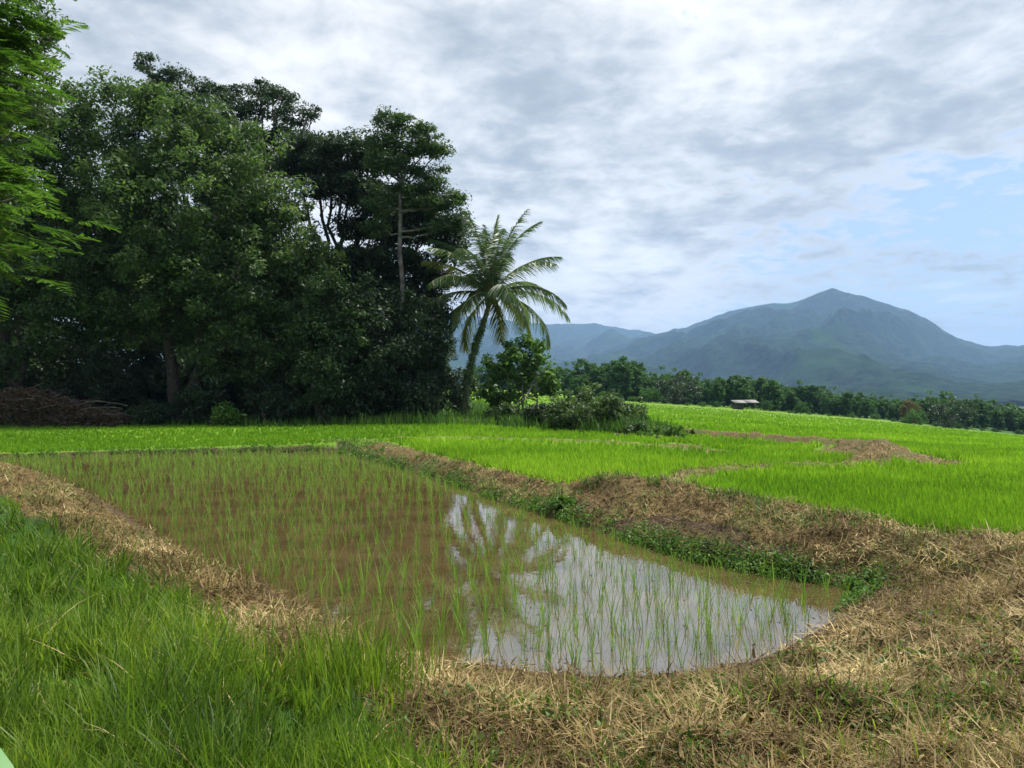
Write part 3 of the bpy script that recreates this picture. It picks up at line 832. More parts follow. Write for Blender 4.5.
# ------------------------------------------------------------------ coconut palm
def palm():
    rng = np.random.default_rng(77)
    D = 49.0
    X = (464 - 512) / FPX * D
    base = np.array([X, D, gz(X, D)])
    root = empty('coconut_palm', base, 'coconut palm with a leaning vine-clad trunk at the right end of the grove', 'palm tree')
    pts = np.array([Wp(463, 424, D), Wp(466, 395, D), Wp(470, 368, D), Wp(476, 345, D), Wp(483, 325, D), Wp(489, 305, D), Wp(491, 296, D)]) - base
    pts[0, 2] = -.3
    # smooth it
    t = np.linspace(0, 6, 30)
    P = np.stack([np.interp(t, range(7), pts[:, k]) for k in range(3)], 1)
    rad = np.interp(t, [0, .4, 2, 6], [.34, .24, .19, .15])
    rad = rad * (1 + .05 * np.sin(t * 14))
    V, F, A = tube(P, rad, 12)
    mk('trunk', V, F, M['bark_palm'], root, A, smooth=True)
    # vines on the trunk
    n = 3000
    tt = rng.random(n) ** 1.1 * 4.2
    c = np.stack([np.interp(tt, t, P[:, k]) for k in range(3)], 1)
    g = rng.normal(size=(n, 3)); g /= np.linalg.norm(g, axis=1)[:, None]
    rr_ = (.20 + .20 * rng.random(n) ** 2)
    c = c + g * rr_[:, None]
    c[:, 2] = np.maximum(c[:, 2], .02)
    sz = .16 * (.6 + .8 * rng.random(n))
    V, F, A = leafquads(c, g * .7 + [0, 0, .5], sz, sz * .6, rng, rng.random(n), np.clip(.5 + .3 * rng.normal(size=n), 0, 1))
    mk('vine', V, F, M['weed'], root, A)
    crown = P[-1]
    # heart fibre
    V, F, A = tube(np.array([crown + [0, 0, -.5], crown, crown + [.05, 0, .5], crown + [.08, 0, .9]]), [.2, .3, .22, .03], 9)
    mk('crown_shaft', V, F, M['rachis'], root, A, smooth=True)
    nf = 36
    for k in range(nf):
        az = k * 2.39996 + rng.normal(0, .12)
        lev = k / (nf - 1)                                  # 0 newest upright .. 1 oldest hanging
        el0 = R(88 - 112 * lev ** 1.1) + rng.normal(0, .12)
        Lf = 5.9 * (.82 + .26 * rng.random()) * (.85 if lev < .1 else 1) * (0.85 if lev > .85 else 1)
        droop = R(34 + 48 * min(1, lev + .1) + rng.normal(0, 12)) * (.55 if lev < .12 else 1)
        m = 26
        s = np.linspace(0, 1, m)
        el = el0 - droop * s ** 1.5
        h = np.array([math.cos(az), math.sin(az), 0])
        stepv = (h[None] * np.cos(el)[:, None] + np.array([0, 0, 1.])[None] * np.sin(el)[:, None]) * (Lf / (m - 1))
        Pf = crown + np.array([0, 0, .15]) + np.concatenate([[np.zeros(3)], np.cumsum(stepv[:-1], 0)])
        old = lev > .9 or k in (17,)
        V, F, A = tube(Pf, np.linspace(.05, .008, m), 5, tint=.5)
        f = mk('frond', V, F, M['rachis'], root, A, smooth=True)
        # leaflets: vectorised pairs
        nl = 78
        ss = np.repeat(np.linspace(.14, 1.0, nl), 2)
        sd_ = np.tile([1., -1.], nl)
        pp = np.stack([np.interp(ss, s, Pf[:, a]) for a in range(3)], 1)
        tg = np.stack([np.interp(ss, s, stepv[:, a]) for a in range(3)], 1); tg /= np.linalg.norm(tg, axis=1)[:, None]
        side = np.cross(tg, [0, 0, 1.]); side /= np.linalg.norm(side, axis=1)[:, None] + 1e-6
        if lev < .05: side = np.tile(np.array([-math.sin(az), math.cos(az), 0]), (len(ss), 1))
        LL = 1.05 * np.sin(np.clip(ss * .93 + .05, 0, 1) * math.pi) ** .55 * (.8 + .35 * rng.random(len(ss)))
        d = side * sd_[:, None] * .8 + tg * (.55 + .3 * ss[:, None]) + np.array([0, 0, -.30]) * (1 + .5 * lev) + rng.normal(0, .10, (len(ss), 3))
        d /= np.linalg.norm(d, axis=1)[:, None]
        wv_ = np.cross(d, rng.normal(size=(len(ss), 3)) * .5 + tg); wv_ /= np.linalg.norm(wv_, axis=1)[:, None]
        W_ = .07
        lvls = []
        seg = 3
        for j in range(seg + 1):
            u = j / seg
            q_ = pp + d * (LL * u)[:, None] + np.array([0, 0, -1.]) * (LL * (.22 + .30 * lev) * u ** 2)[:, None]
            w = W_ * (1 - .85 * u ** 1.5)
            lvls.append(np.stack([q_ - wv_ * w / 2, q_ + wv_ * w / 2], 1))
        V = np.stack(lvls, 1).reshape(-1, 3); nn = len(ss)
        a = (np.arange(nn) * (seg + 1) * 2)[:, None] + np.arange(seg)[None] * 2
        F = np.stack([a, a + 1, a + 3, a + 2], -1).reshape(-1, 4)
        tin = np.repeat(rng.random(nn), (seg + 1) * 2)
        A = np.stack([tin, np.tile(np.repeat(np.linspace(0, 1, seg + 1), 2), nn), np.full(len(tin), rng.random())], 1)
        mk('leaflets', V, F, M['palm_old'] if old else M['palm'], f, A)
    # coconuts
    for k in range(7):
        a = k * .9; c = crown + np.array([.32 * math.cos(a), .32 * math.sin(a), -.35 - .12 * (k % 2)])
        prof = [(-.16, .02), (-.12, .09), (-.04, .13), (.05, .125), (.12, .07), (.15, .01)]
        V, F, A = tube(np.array([c + [0, 0, z] for z, r in prof]), [r for z, r in prof], 9)
        mk('coconut', V, F, M['palm_old'], root, A, smooth=True)
    return root
palm()

# ------------------------------------------------------------------ near feathery tree at the left edge
def feathery():
    rng = np.random.default_rng(9)
    D = 10.5
    base = np.array([-10.4, D, 0.0]); base[2] = gz(base[0], base[1])
    root = empty('feathery_tree', base, 'bright green feathery-leaved tree leaning in at the left edge of the photo', 'tree')
    parts = [tube(curve(base * [1, 1, 0] + [0, 0, base[2] - .3], base + [.3, 0, 3.2], 0, .05, 8, rng), np.linspace(.2, .13, 8), 9)]
    top = base + np.array([.3, 0, 3.2])
    tips = []
    targets = []
    # branch ends, found from where the foliage shows
    for (x, y, d, n) in [(10, 30, 10.5, 12), (45, 25, 10.8, 7), (20, 85, 10, 10), (35, 125, 10.3, 8), (15, 160, 9.8, 10), (40, 190, 9.2, 8), (10, 230, 9, 10), (40, 245, 9, 8), (-40, 60, 10.5, 10), (-60, 150, 10, 14), (-50, 230, 9.5, 10), (5, 200, 10.4, 8), (-30, -60, 10.5, 12), (30, -40, 10.5, 10), (20, 60, 11.5, 10), (8, 110, 11.5, 10), (0, 5, 11, 12)]:
        targets.append((Wp(x, y, d), n))
    lv, lf, la, off = [], [], [], 0
    LV = []
    for T_, n in targets:
        P = curve(top + rng.normal(0, .15, 3), T_ - np.array([.3, 0, .1]), .35, .06, 9, rng)
        parts.append(tube(P, np.linspace(.06, .012, 9), 5))
        for k in range(n * 5):
            a = P[rng.integers(4, 9)] + rng.normal(0, .22, 3)
            az = rng.normal(-.15, .9); 
            ln = .5 + .32 * rng.random()
            LV.append((a, az, rng.uniform(-.15, .6), ln, rng.random()))
    # bipinnate leaves: rachis + leaflet pairs
    segs = 9
    Vs, As = [], []
    for a, az, el, ln, cl in LV:
        s = np.linspace(0, 1, segs)
        e = el - .8 * s
        h = np.array([math.cos(az), math.sin(az), 0])
        st = (h * np.cos(e)[:, None] + np.array([0, 0, 1.]) * np.sin(e)[:, None]) * ln / (segs - 1)
        P = a + np.concatenate([[np.zeros(3)], np.cumsum(st[:-1], 0)])
        nl = 15
        ss = np.linspace(.12, 1, nl)
        pp = np.stack([np.interp(ss, s, P[:, k]) for k in range(3)], 1)
        sidev = np.array([-math.sin(az), math.cos(az), 0.])
        for sg in (1, -1):
            d = sidev * sg * .8 + st[0] / np.linalg.norm(st[0]) * .5 + np.array([0, 0, -.25]) + rng.normal(0, .08, (nl, 3))
            d /= np.linalg.norm(d, axis=1)[:, None]
            L_ = ln * .30 * np.sin(np.clip(ss * .9 + .08, 0, 1) * math.pi) ** .5
            w = np.cross(d, [0, 0, 1.]); w /= np.linalg.norm(w, axis=1)[:, None]
            wd = ln * .035
            V = np.stack([pp, pp + d * (L_ * .5)[:, None] + w * wd, pp + d * L_[:, None], pp + d * (L_ * .5)[:, None] - w * wd], 1).reshape(-1, 3)
            Vs.append(V)
            A = np.zeros((nl * 4, 3)); A[:, 0] = np.repeat(rng.random(nl), 4); A[:, 1] = .5; A[:, 2] = cl
            As.append(A)
    V = np.concatenate(Vs); A = np.concatenate(As)
    F = np.arange(len(V)).reshape(-1, 4)
    w = cat_(parts)
    mk('trunk', w[0] - base, w[1], M['bark_mid'], root, w[2], smooth=True)
    mk('crown', V - base, F, M['leaf_bright'], root, A)
feathery()

tree('leafy_tree', 'mid green twiggy tree behind the feathery branches in the top-left corner', -60, 21,
     [(15, 15, 40, 28, 0), (40, 60, 26, 22, 0), (0, 90, 50, 40, 0), (22, 130, 34, 34, 1), (-20, 180, 50, 50, 0), (-60, 60, 70, 60, 0), (-80, 160, 60, 70, 0), (50, 25, 20, 12, 0)],
     'leaf_mid', 'bark_dark', 420, 60, .15, .38, .6, .2, .5, 60, ntw=120, aspect=.38)

# ------------------------------------------------------------------ broad-leaved plant at the photographer's feet
def corner_plant():
    base = np.array([-1.22, 1.45, 0.0]); base[2] = gz(base[0], base[1])
    root = empty('broad_leaf_plant', base, 'smooth pale green broad leaf poking into the bottom-left corner', 'plant')
    tips = [Wp(7, 784, 1.5), Wp(-60, 800, 1.3), Wp(-40, 860, 1.7)]
    for T_ in tips:
        st = curve(base, T_ + np.array([-.30, 0, .05]), .03, 0, 6)
        v, f, a = tube(st - base, np.linspace(.006, .004, 6), 6, .6)
        o = mk('stem', v, f, M['rachis'], root, a, smooth=True)
        n = 10; t = np.linspace(0, 1, n)
        mid = st[-1][None] * (1 - t[:, None]) + (T_ + np.array([.02, 0, -.05]))[None] * t[:, None]
        mid[:, 2] += .06 * np.sin(t * math.pi * .8)
        w = .075 * np.sin(np.clip(t * .94 + .03, 0, 1) * math.pi) ** .7
        rows = [mid + np.array([0, sgn, 0]) * w[:, None] + np.array([0, 0, .25 * abs(sgn)]) * w[:, None] for sgn in (-1, -.5, 0, .5, 1)]
        V = np.stack(rows, 1).reshape(-1, 3) - base
        i_ = (np.arange(n - 1) * 5)[:, None] + np.arange(4)[None]
        F_ = np.stack([i_, i_ + 1, i_ + 6, i_ + 5], -1).reshape(-1, 4)
        mk('leaf', V, F_, M['palegreen'], root, np.full((len(V), 3), .6), smooth=True)
M['palegreen'] = foliage_mat('pale_broad_leaf', (.10, .22, .08), (.16, .32, .12), (.22, .40, .16), .3, .5, .3)
corner_plant()

# ------------------------------------------------------------------ far tree line
def proto_tree(name, h, w, leafm, seed, kind):
    rng = np.random.default_rng(seed)
    base = np.zeros(3)
    if kind == 'round':
        lb = [((0, 0, h * .62), (w * .5, w * .5, h * .36)), ((w * .25, 0, h * .5), (w * .32, w * .32, h * .26)), ((-w * .25, .1, h * .48), (w * .34, w * .34, h * .28)), ((0, 0, h * .26), (w * .48, w * .48, h * .26)), ((w * .3, .2, h * .2), (w * .35, w * .35, h * .2)), ((rng.uniform(-.3, .3) * w, 0, h * .8), (w * .25, w * .25, h * .2))]
    elif kind == 'wide':
        lb = [((0, 0, h * .72), (w * .40, w * .4, h * .24)), ((w * .32, 0, h * .6), (w * .26, w * .3, h * .2)), ((-w * .32, 0, h * .6), (w * .26, w * .3, h * .2)), ((0, 0, h * .35), (w * .42, w * .42, h * .3))]
    elif kind == 'bamboo':
        lb = []
        for i in range(9):
            a = rng.uniform(0, 6.28); r = rng.uniform(0, .34) * w; hh = h * rng.uniform(.7, 1)
            lb.append(((r * math.cos(a), r * math.sin(a), hh * .58), (w * .13, w * .13, hh * .42)))
    else:
        lb = [((rng.uniform(-.3, .3) * w, rng.uniform(-.3, .3) * w, h * .45), (w * .28, w * .28, h * .4)) for i in range(5)]
    C, cr_ = make_crown(lb, 110, 42, .62, .95 * (w / 10) ** .5, .75, rng, .55, .5)
    cr_[0][:, 2] = np.maximum(cr_[0][:, 2], .05)
    wd = make_wood(base, h * .3, lb, C, .22, rng, 12)
    root = empty(name, (0, 0, 0))
    mk('trunk', wd[0], wd[1], M['bark_mid'], root, wd[2], smooth=True)
    mk('crown', cr_[0], cr_[1], M[leafm], root, cr_[2])
    return root
protos = {
    'round': proto_tree('far_tree', 10, 9, 'leaf_far', 101, 'round'),
    'round2': proto_tree('far_tree', 10, 8, 'leaf_far', 102, 'round'),
    'tall': proto_tree('far_tree', 10, 5.5, 'leaf_far', 107, 'round'),
    'wide': proto_tree('spreading_tree', 10, 18, 'leaf_dark', 103, 'wide'),
    'bamboo': proto_tree('bamboo_clump', 10, 8, 'leaf_far', 104, 'bamboo'),
    'bamboo2': proto_tree('bamboo_clump', 10, 9, 'leaf_far', 108, 'bamboo'),
    'pale': proto_tree('pale_tree', 10, 16, 'leaf_farlight', 105, 'wide'),
    'rust': proto_tree('rusty_tree', 10, 9, 'leaf_rust', 106, 'round'),
    'shrub': proto_tree('far_shrub', 10, 16, 'leaf_farlight', 109, 'bush'),
    'dshrub': proto_tree('far_shrub', 10, 15, 'leaf_far', 110, 'bush'),
}
usedp = set()
def place(kind, px, hpx, D, label, cat, group, rng, base_y=None, wf=1.0):
    p = protos[kind]
    X = (px - 512) / FPX * D
    if base_y is None:
        z = gz(X, D)
    else:
        z = CAM_H - (base_y - 395) * D / FPX
    s = hpx * D / FPX / 10
    if kind not in usedp:
        usedp.add(kind); c = p
    else:
        c = p.copy(); COL.objects.link(c)
        for ch in list(p.children):
            cc = ch.copy(); COL.objects.link(cc); cc.parent = c
    c.location = (X, D, z); c.rotation_euler = (0, 0, rng.uniform(0, 6.28)); c.scale = (s * wf, s * wf, s)
    tag(c, label, cat, group)
frng = random.Random(12)
TOPX = [500, 560, 590, 625, 650, 690, 720, 760, 790, 830, 870, 910, 940, 960, 1000, 1024, 1100, 1200]
TOPY = [362, 364, 360, 358, 370, 373, 378, 376, 385, 392, 398, 399, 398, 402, 405, 411, 420, 432]
GT = 'trees of the far tree line'
# the ones that can be told apart
place('tall', 622, 40, 198, 'tallest upright tree of the far tree line just right of the palm', 'tree', GT, frng)
place('tall', 634, 36, 201, 'upright dark tree next to the tallest one in the far tree line', 'tree', GT, frng)
place('wide', 678, 31, 196, 'wide dark umbrella-shaped tree in the far tree line', 'tree', GT, frng)
place('pale', 651, 16, 190, 'pale green low spreading tree in front of the far tree line', 'tree', GT, frng)
place('bamboo', 716, 30, 196, 'feathery bamboo clump left of the shed roof', 'bamboo', 'bamboo clumps of the far tree line', frng)
place('bamboo', 742, 35, 197, 'feathery bamboo clump directly behind the shed roof', 'bamboo', 'bamboo clumps of the far tree line', frng)
place('bamboo2', 770, 34, 196, 'broad bamboo clump right behind the shed', 'bamboo', 'bamboo clumps of the far tree line', frng)
place('dshrub', 766, 12, 188, 'small round bush right of the shed roof', 'bush', 'shrubs before the far tree line', frng)
place('dshrub', 800, 15, 182, 'rounded dark green bush at the field edge right of the shed', 'bush', 'shrubs before the far tree line', frng)
place('rust', 909, 23, 196, 'small tree with a rusty brown crown in the far tree line', 'tree', GT, frng)
place('wide', 952, 30, 180, 'large round dark tree in front of the right end of the tree line', 'tree', GT, frng, wf=.85)
place('pale', 915, 16, 178, 'pale bush-like tree left of the large dark tree at the right', 'tree', GT, frng)
x = 470
while x < 1130:
    D = frng.uniform(203, 222)
    yb = np.interp(x, SLOPE_X, SLOPE_Y); yt = np.interp(x, TOPX, TOPY)
    hp = (yb - yt) * frng.uniform(.66, 1.15)
    knd = frng.choice(['round', 'round2', 'tall', 'round', 'bamboo']) if not 700 < x < 800 else frng.choice(['bamboo', 'bamboo2', 'round2'])
    bam = knd.startswith('bamboo')
    place(knd, x, max(14, hp), D, 'bamboo clump standing among the round trees of the far tree line' if bam else 'round-crowned green tree standing close among others in the far tree line',
          'bamboo' if bam else 'tree', 'bamboo clumps of the far tree line' if bam else GT, frng)
    x += frng.uniform(7, 12)
x = 560
while x < 1100:
    D = frng.uniform(225, 240)
    yb = np.interp(x, SLOPE_X, SLOPE_Y); yt = np.interp(x, TOPX, TOPY)
    place(frng.choice(['round', 'round2']), x, max(14, (yb - yt) * frng.uniform(.85, 1.02)), D, 'tree in the rear row of the far tree line', 'tree', 'rear trees of the far tree line', frng, wf=1.2)
    x += frng.uniform(10, 16)
x = 606
while x < 1060:
    D = frng.uniform(180, 195)
    if not 722 < x < 775:
        place(frng.choice(['shrub', 'dshrub', 'shrub']), x, frng.uniform(3, 7.5), D, 'small pale green shrub at the edge of the field before the far tree line', 'bush', 'shrubs before the far tree line', frng)
    x += frng.uniform(9, 24)
for k, p in protos.items():
    if k not in usedp:
        for ch in list(p.children): bpy.data.objects.remove(ch)
        bpy.data.objects.remove(p)

# ------------------------------------------------------------------ field shed
def box(c, s):
    c = np.asarray(c, float); s = np.asarray(s, float) / 2
    v = np.array([[-1, -1, -1], [1, -1, -1], [1, 1, -1], [-1, 1, -1], [-1, -1, 1], [1, -1, 1], [1, 1, 1], [-1, 1, 1]]) * s + c
    f = np.array([[0, 3, 2, 1], [4, 5, 6, 7], [0, 1, 5, 4], [1, 2, 6, 5], [2, 3, 7, 6], [3, 0, 4, 7]])
    return v, f, np.full((8, 3), .5)
def shed():
    D = 176.0; X = (745 - 512) / FPX * D
    b = np.array([X, D, gz(X, D)])
    root = empty('field_shed', b, 'open field shed with a low pale grey roof before the bamboo', 'shed')
    for sx in (-1, 1):                                   # two roof sheets, sloping down to the front
        v, f, a = box((sx * 1.46, 0, 0), (2.9, 3.4, .07))
        y_ = v[:, 1].copy()
        v[:, 2] += 1.95 + .19 * y_ + (.05 if sx > 0 else 0)
        mk('roof', v, f, M['tin'], root, a)
    for sx in (-2.6, 0, 2.6):
        for sy in (-1.4, 1.4):
            v, f, a = tube(np.array([[sx, sy, -.3], [sx, sy, .9], [sx, sy, 1.90 + .19 * sy]]), [.07, .07, .06], 7)
            mk('post', v, f, M['bark_mid'], root, a)
    v, f, a = box((-1.3, 1.25, .55), (2.4, .12, 1.1)); mk('wall', v, f, M['bark_mid'], root, a)
M['tin'] = flat_mat('tin_roof', (.19, .18, .165), .7)
shed()

# ------------------------------------------------------------------ brush pile
def brush():
    rng = np.random.default_rng(5)
    D = 44.5; X = (45 - 512) / FPX * D
    b = np.array([X, D, gz(X, D)])
    root = empty('brush_pile', b, 'tangled heap of cut dead branches at the left edge of the grove', 'brush pile')
    parts = []
    k = D / FPX
    for i in range(620):
        x0 = rng.uniform(-95, 75) * k
        top = (38 - abs(x0 / k + 20) * .30) * k * rng.random() ** .8
        p = np.array([x0, rng.uniform(-1.2, 1.2), max(.05, top)])
        az = rng.normal(0, .7) + (math.pi if rng.random() < .5 else 0); el = rng.normal(.15, .35)
        L_ = rng.uniform(.5, 2.6)
        d = np.array([math.cos(az) * math.cos(el), math.sin(az) * math.cos(el) * .6, math.sin(el)])
        P = curve(p - d * L_ * .5, p + d * L_ * .5, rng.normal(0, .15), .06, 6, rng)
        P[:, 2] = np.maximum(P[:, 2], .02)
        r = rng.uniform(.008, .03)
        parts.append(tube(P, np.linspace(r * 1.3, r * .5, 6), 5))
    for (x0, y0, x1, y1) in [(72, 405, 128, 406), (68, 416, 120, 408), (78, 412, 100, 420)]:
        P = curve(Wp(x0, y0, D - .6) - b, Wp(x1, y1, D - .8) - b, .25, .05, 8, rng)
        parts.append(tube(P, np.linspace(.05, .03, 8), 6))
    w = cat_(parts)
    mk('branches', w[0], w[1], M['twig'], root, w[2], smooth=True)
    n = 5200
    x0 = rng.uniform(-98, 80, n)
    top = np.maximum(.05, (40 - np.abs(x0 + 20) * .32) * k) * rng.random(n) ** .7
    C = np.stack([x0 * k, rng.uniform(-1.3, 1.3, n), top], 1)
    Nn = rng.normal(size=(n, 3)); Nn /= np.linalg.norm(Nn, axis=1)[:, None]
    sz = .2 * (.5 + rng.random(n))
    V, F, A = leafquads(C, Nn, sz, sz * .45, rng, rng.random(n), rng.random(n))
    mk('dead_leaves', V, F, M['deadleaf'], root, A)
brush()

# ------------------------------------------------------------------ sampling of ground points seen from the camera side
def sample(n, ymin, ymax, pmin, pmax, rng, z=.35):
    """points spread evenly as seen from the camera position between two depression lines"""
    py = rng.uniform(ymin, ymax, n); px = rng.uniform(pmin, pmax, n)
    D = (CAM_H - z) * FPX / (py - 395)
    return (px - 512) / FPX * D, D
# lush foreground grass, in tufts
rng = np.random.default_rng(100)
X, Y = sample(17000, 440, 1150, -200, 560, rng, .4)
keep = (grass_mask(X, Y) > rng.random(len(X))) & (Y > 1.2)
cn = fbm(X * 1.6, Y * 1.6, 3, 61)
keep &= rng.random(len(X)) < np.clip((cn - .25) * 4, .25, 1)
X, Y, cn = X[keep], Y[keep], cn[keep]
nt_ = len(X); nbl = 13
taz = rng.uniform(0, 6.283, nt_); tl = rng.uniform(.1, .5, nt_); tcl = np.clip(fbm(X * .8, Y * .8, 3, 81) * 1.5 - .35 + rng.normal(0, .16, nt_), 0, 1)
tL = (.13 + .25 * rng.random(nt_) ** 1.2) * (.45 + 1.15 * cn)
ix = np.repeat(np.arange(nt_), nbl); m_ = len(ix)
Xc, Yc = X[ix], Y[ix]
X = Xc + rng.normal(0, .035, m_); Y = Yc + rng.normal(0, .035, m_)
Z = height(X, Y)
az = taz[ix] + rng.normal(0, 1.0, m_)
L_ = tL[ix] * rng.uniform(.55, 1.2, m_)
W_ = .005 + .006 * rng.random(m_) + .0008 * Y
tclr = np.clip(tcl[ix] + rng.normal(0, .08, m_), 0, 1)
tlean = np.clip(tl[ix] + rng.normal(0, .18, m_), 0, 1.2)
near = Y < 8
def emit_blades(name, X, Y, Z, L_, W_, az, lean, bend, seg, mat, cl, rng, label=None):
    P = np.stack([X, Y, Z - .01], 1)
    V, F, A = blades(P, L_, W_, az, lean, bend, seg, rng.random(len(X)), az + rng.normal(0, .8, len(X)), cl)
    o = mk(name, V, F, M[mat], A=A)
    tag(o, label, None, kind='stuff')
    return o
emit_blades('grass', X, Y, Z, L_, W_, az, tlean, rng.uniform(.1, 1.5, len(X)) * rng.random(len(X)) ** .5, 5, 'grass', tclr, rng,
            'lush long green grass covering the near bank at the left')
kd = rng.random(len(X)) < .045
emit_blades('dead_grass', X[kd], Y[kd], Z[kd], L_[kd] * 1.05, W_[kd] * .9, az[kd] + 1, tlean[kd] + .25, rng.uniform(.3, 1.9, kd.sum()), 5, 'straw', rng.uniform(.5, 1, kd.sum()), rng,
            'pale dead blades mixed into the lush grass of the near bank')
# dense tall tussock in the middle foreground + scattered green on the straw bank
rng = np.random.default_rng(101)
X, Y = sample(16000, 470, 1000, -60, 1300, rng, .4)
g = fbm(X * 1.6, Y * 1.6, 3, 91)
cl0 = U(375, 690, .4); cl1 = U(880, 730, .4); cl2 = U(1010, 745, .4); cl3 = U(560, 760, .4)
dens = 1.2 * np.exp(-((X - cl1[0]) ** 2 + (Y - cl1[1]) ** 2) / .45) + 1.2 * np.exp(-((X - cl2[0]) ** 2 + (Y - cl2[1]) ** 2) / .18) + .25 * np.exp(-((X - cl3[0]) ** 2 + (Y - cl3[1]) ** 2) / .12) + 4.0 * (g - .47)
keep = (near_mask(X, Y) > .5) & (grass_mask(X, Y) < .5) & (rng.random(len(X)) < dens) & (sdist(POND, X, Y) > .1)
X, Y = X[keep], Y[keep]; Z = height(X, Y)
emit_blades('bank_grass', X, Y, Z, .08 + .17 * rng.random(len(X)), .005 + .004 * rng.random(len(X)), rng.uniform(0, 6.28, len(X)), rng.uniform(0, .6, len(X)), rng.uniform(.1, 1.2, len(X)), 4, 'grass',
            rng.uniform(.4, 1, len(X)), rng, 'sparse green grass sprouting through the straw')
rng = np.random.default_rng(103)
X, Y = sample(14000, 462, 640, -60, 360, rng, .35)
k = (near_mask(X, Y) > .3) & (grass_mask(X, Y) < .5) & (rng.random(len(X)) < np.clip((fbm(X * 1.1, Y * 1.1, 3, 221) - .46) * 5, .02, 1)) & (sdist(POND, X, Y) > .02)
X, Y = X[k], Y[k]
emit_blades('straggling_grass', X, Y, height(X, Y), .06 + .14 * rng.random(len(X)), .005 + .0009 * Y, rng.uniform(0, 6.28, len(X)), rng.uniform(0, .8, len(X)), rng.uniform(.1, 1.3, len(X)), 3, 'creep',
            rng.uniform(.2, 1, len(X)), rng, 'olive grass straggling over the narrow left bank')
rng = np.random.default_rng(102)
cl0 = U(350, 680, .4)
n = 700
X = cl0[0] + rng.normal(0, .22, n); Y = cl0[1] + rng.normal(0, .22, n); Z = height(X, Y)
emit_blades('tall_grass', X, Y, Z, .2 + .38 * rng.random(n), .006 + .004 * rng.random(n), rng.uniform(0, 6.28, n), rng.uniform(0, .25, n), rng.uniform(.05, .8, n), 5, 'grass',
            rng.uniform(.35, 1, n), rng, 'tall grass tussock at the near corner of the flooded paddy')

# straw litter
def litter(name, n, box_, rng, Lr, Wr, sx, label, tilt=.35, zbase=.4, lift=.05, mat='straw', mask=None):
    X, Y = sample(n, *box_, rng, zbase)
    s = straw_mask(X, Y) if mask is None else mask(X, Y)
    keep = (rng.random(len(X)) < s) & (sdist(POND, X, Y) > -.04)
    X, Y = X[keep], Y[keep]; m = len(X)
    Z = height(X, Y) + rng.random(m) ** 2 * lift
    az = rng.uniform(0, 6.283, m)
    L_ = Lr[0] + (Lr[1] - Lr[0]) * rng.random(m) ** 2
    W_ = (Wr[0] + (Wr[1] - Wr[0]) * rng.random(m)) + .0009 * Y
    lean = math.pi / 2 - rng.normal(.1, tilt, m)
    bend = rng.normal(.15, .8, m)
    P = np.stack([X, Y, Z], 1)
    cl = np.clip(fbm(X * 1.9, Y * 1.9, 4, 131) * 3.0 - 1.15, 0, 1)
    V, F, A = blades(P, L_, W_, az, lean, bend, 3, rng.random(m), az + rng.normal(0, .5, m), cl)
    o = mk(name, V, F, M[mat], A=A); tag(o, label, None, kind='stuff')
rng = np.random.default_rng(110)
litter('dry_straw', 150000, (455, 900, -120, 1200), rng, (.04, .30), (.002, .007), 1, 'dry cut straw and dead grass matted over banks and dikes')
litter('dead_leaf_litter', 42000, (500, 900, -60, 1200), rng, (.03, .10), (.010, .024), 1, 'curled pale dead leaves lying on the near bank', .6)
rng = np.random.default_rng(111)
litter('far_straw', 30000, (425, 480, 300, 1100), rng, (.05, .18), (.003, .012), 1, 'dry straw on the low dikes between the far fields', .35, .45, .04)

rng = np.random.default_rng(112)
litter('matted_dike_straw', 60000, (462, 600, 330, 1150), rng, (.06, .26), (.001, .006), 1, 'matted brown dead vines and straw hanging over the dike', .42, .35, .10)
litter('left_bank_straw', 46000, (462, 660, -60, 420), rng, (.06, .26), (.002, .010), 1, 'rough dead straw along the narrow bank at the left of the paddy', .5, .35, .08)
# small green leaves creeping through the litter
rng = np.random.default_rng(113)
X, Y = sample(60000, 440, 900, -60, 1200, rng, .4)
k = (straw_mask(X, Y) > .5) & (sdist(POND, X, Y) > .03) & (rng.random(len(X)) < np.clip((fbm(X * 1.4, Y * 1.4, 4, 211) - .47) * 6, .05, .9))
X, Y = X[k], Y[k]; m = len(X)
C = np.stack([X, Y, height(X, Y) + rng.random(m) * .07 + .005], 1)
Nn = rng.normal(size=(m, 3)) * .7 + [0, 0, .8]; Nn /= np.linalg.norm(Nn, axis=1)[:, None]
sz = (.018 + .022 * rng.random(m)) * (1 + .10 * Y)
V, F, A = leafquads(C, Nn, sz, sz * .5, rng, rng.random(m), rng.random(m))
tag(mk('creeping_weeds', V, F, M['creep'], A=A), 'small olive green weeds creeping through the dead straw', None, kind='stuff')

# green weeds at the waterline of the dike
rng = np.random.default_rng(120)
n = 48000
t = rng.random(n) * (len(POND) - 1)
seg_i = t.astype(int); fr = t - seg_i
PA = np.array(POND)
X = PA[seg_i, 0] * (1 - fr) + PA[(seg_i + 1) % len(PA), 0] * fr
Y = PA[seg_i, 1] * (1 - fr) + PA[(seg_i + 1) % len(PA), 1] * fr
X = X + rng.normal(0, .12, n); Y = Y + np.abs(rng.normal(0, .16, n)) * 1.2
keepd = (seg_i <= 18) & (sdist(POND, X, Y) > -.12) & (rng.random(n) < np.clip((fbm(X * 1.8, Y * 1.8, 3, 141) - .33) * 5, .08, 1))
X, Y = X[keepd], Y[keepd]; m = len(X)
Z = height(X, Y, False)
C = np.stack([X, Y, np.maximum(Z, 0) + rng.random(m) ** 1.4 * .13], 1)
Nn = rng.normal(size=(m, 3)) * .6 + [0, 0, .9]; Nn /= np.linalg.norm(Nn, axis=1)[:, None]
sz = (.018 + .026 * rng.random(m)) * (1 + .04 * Y)
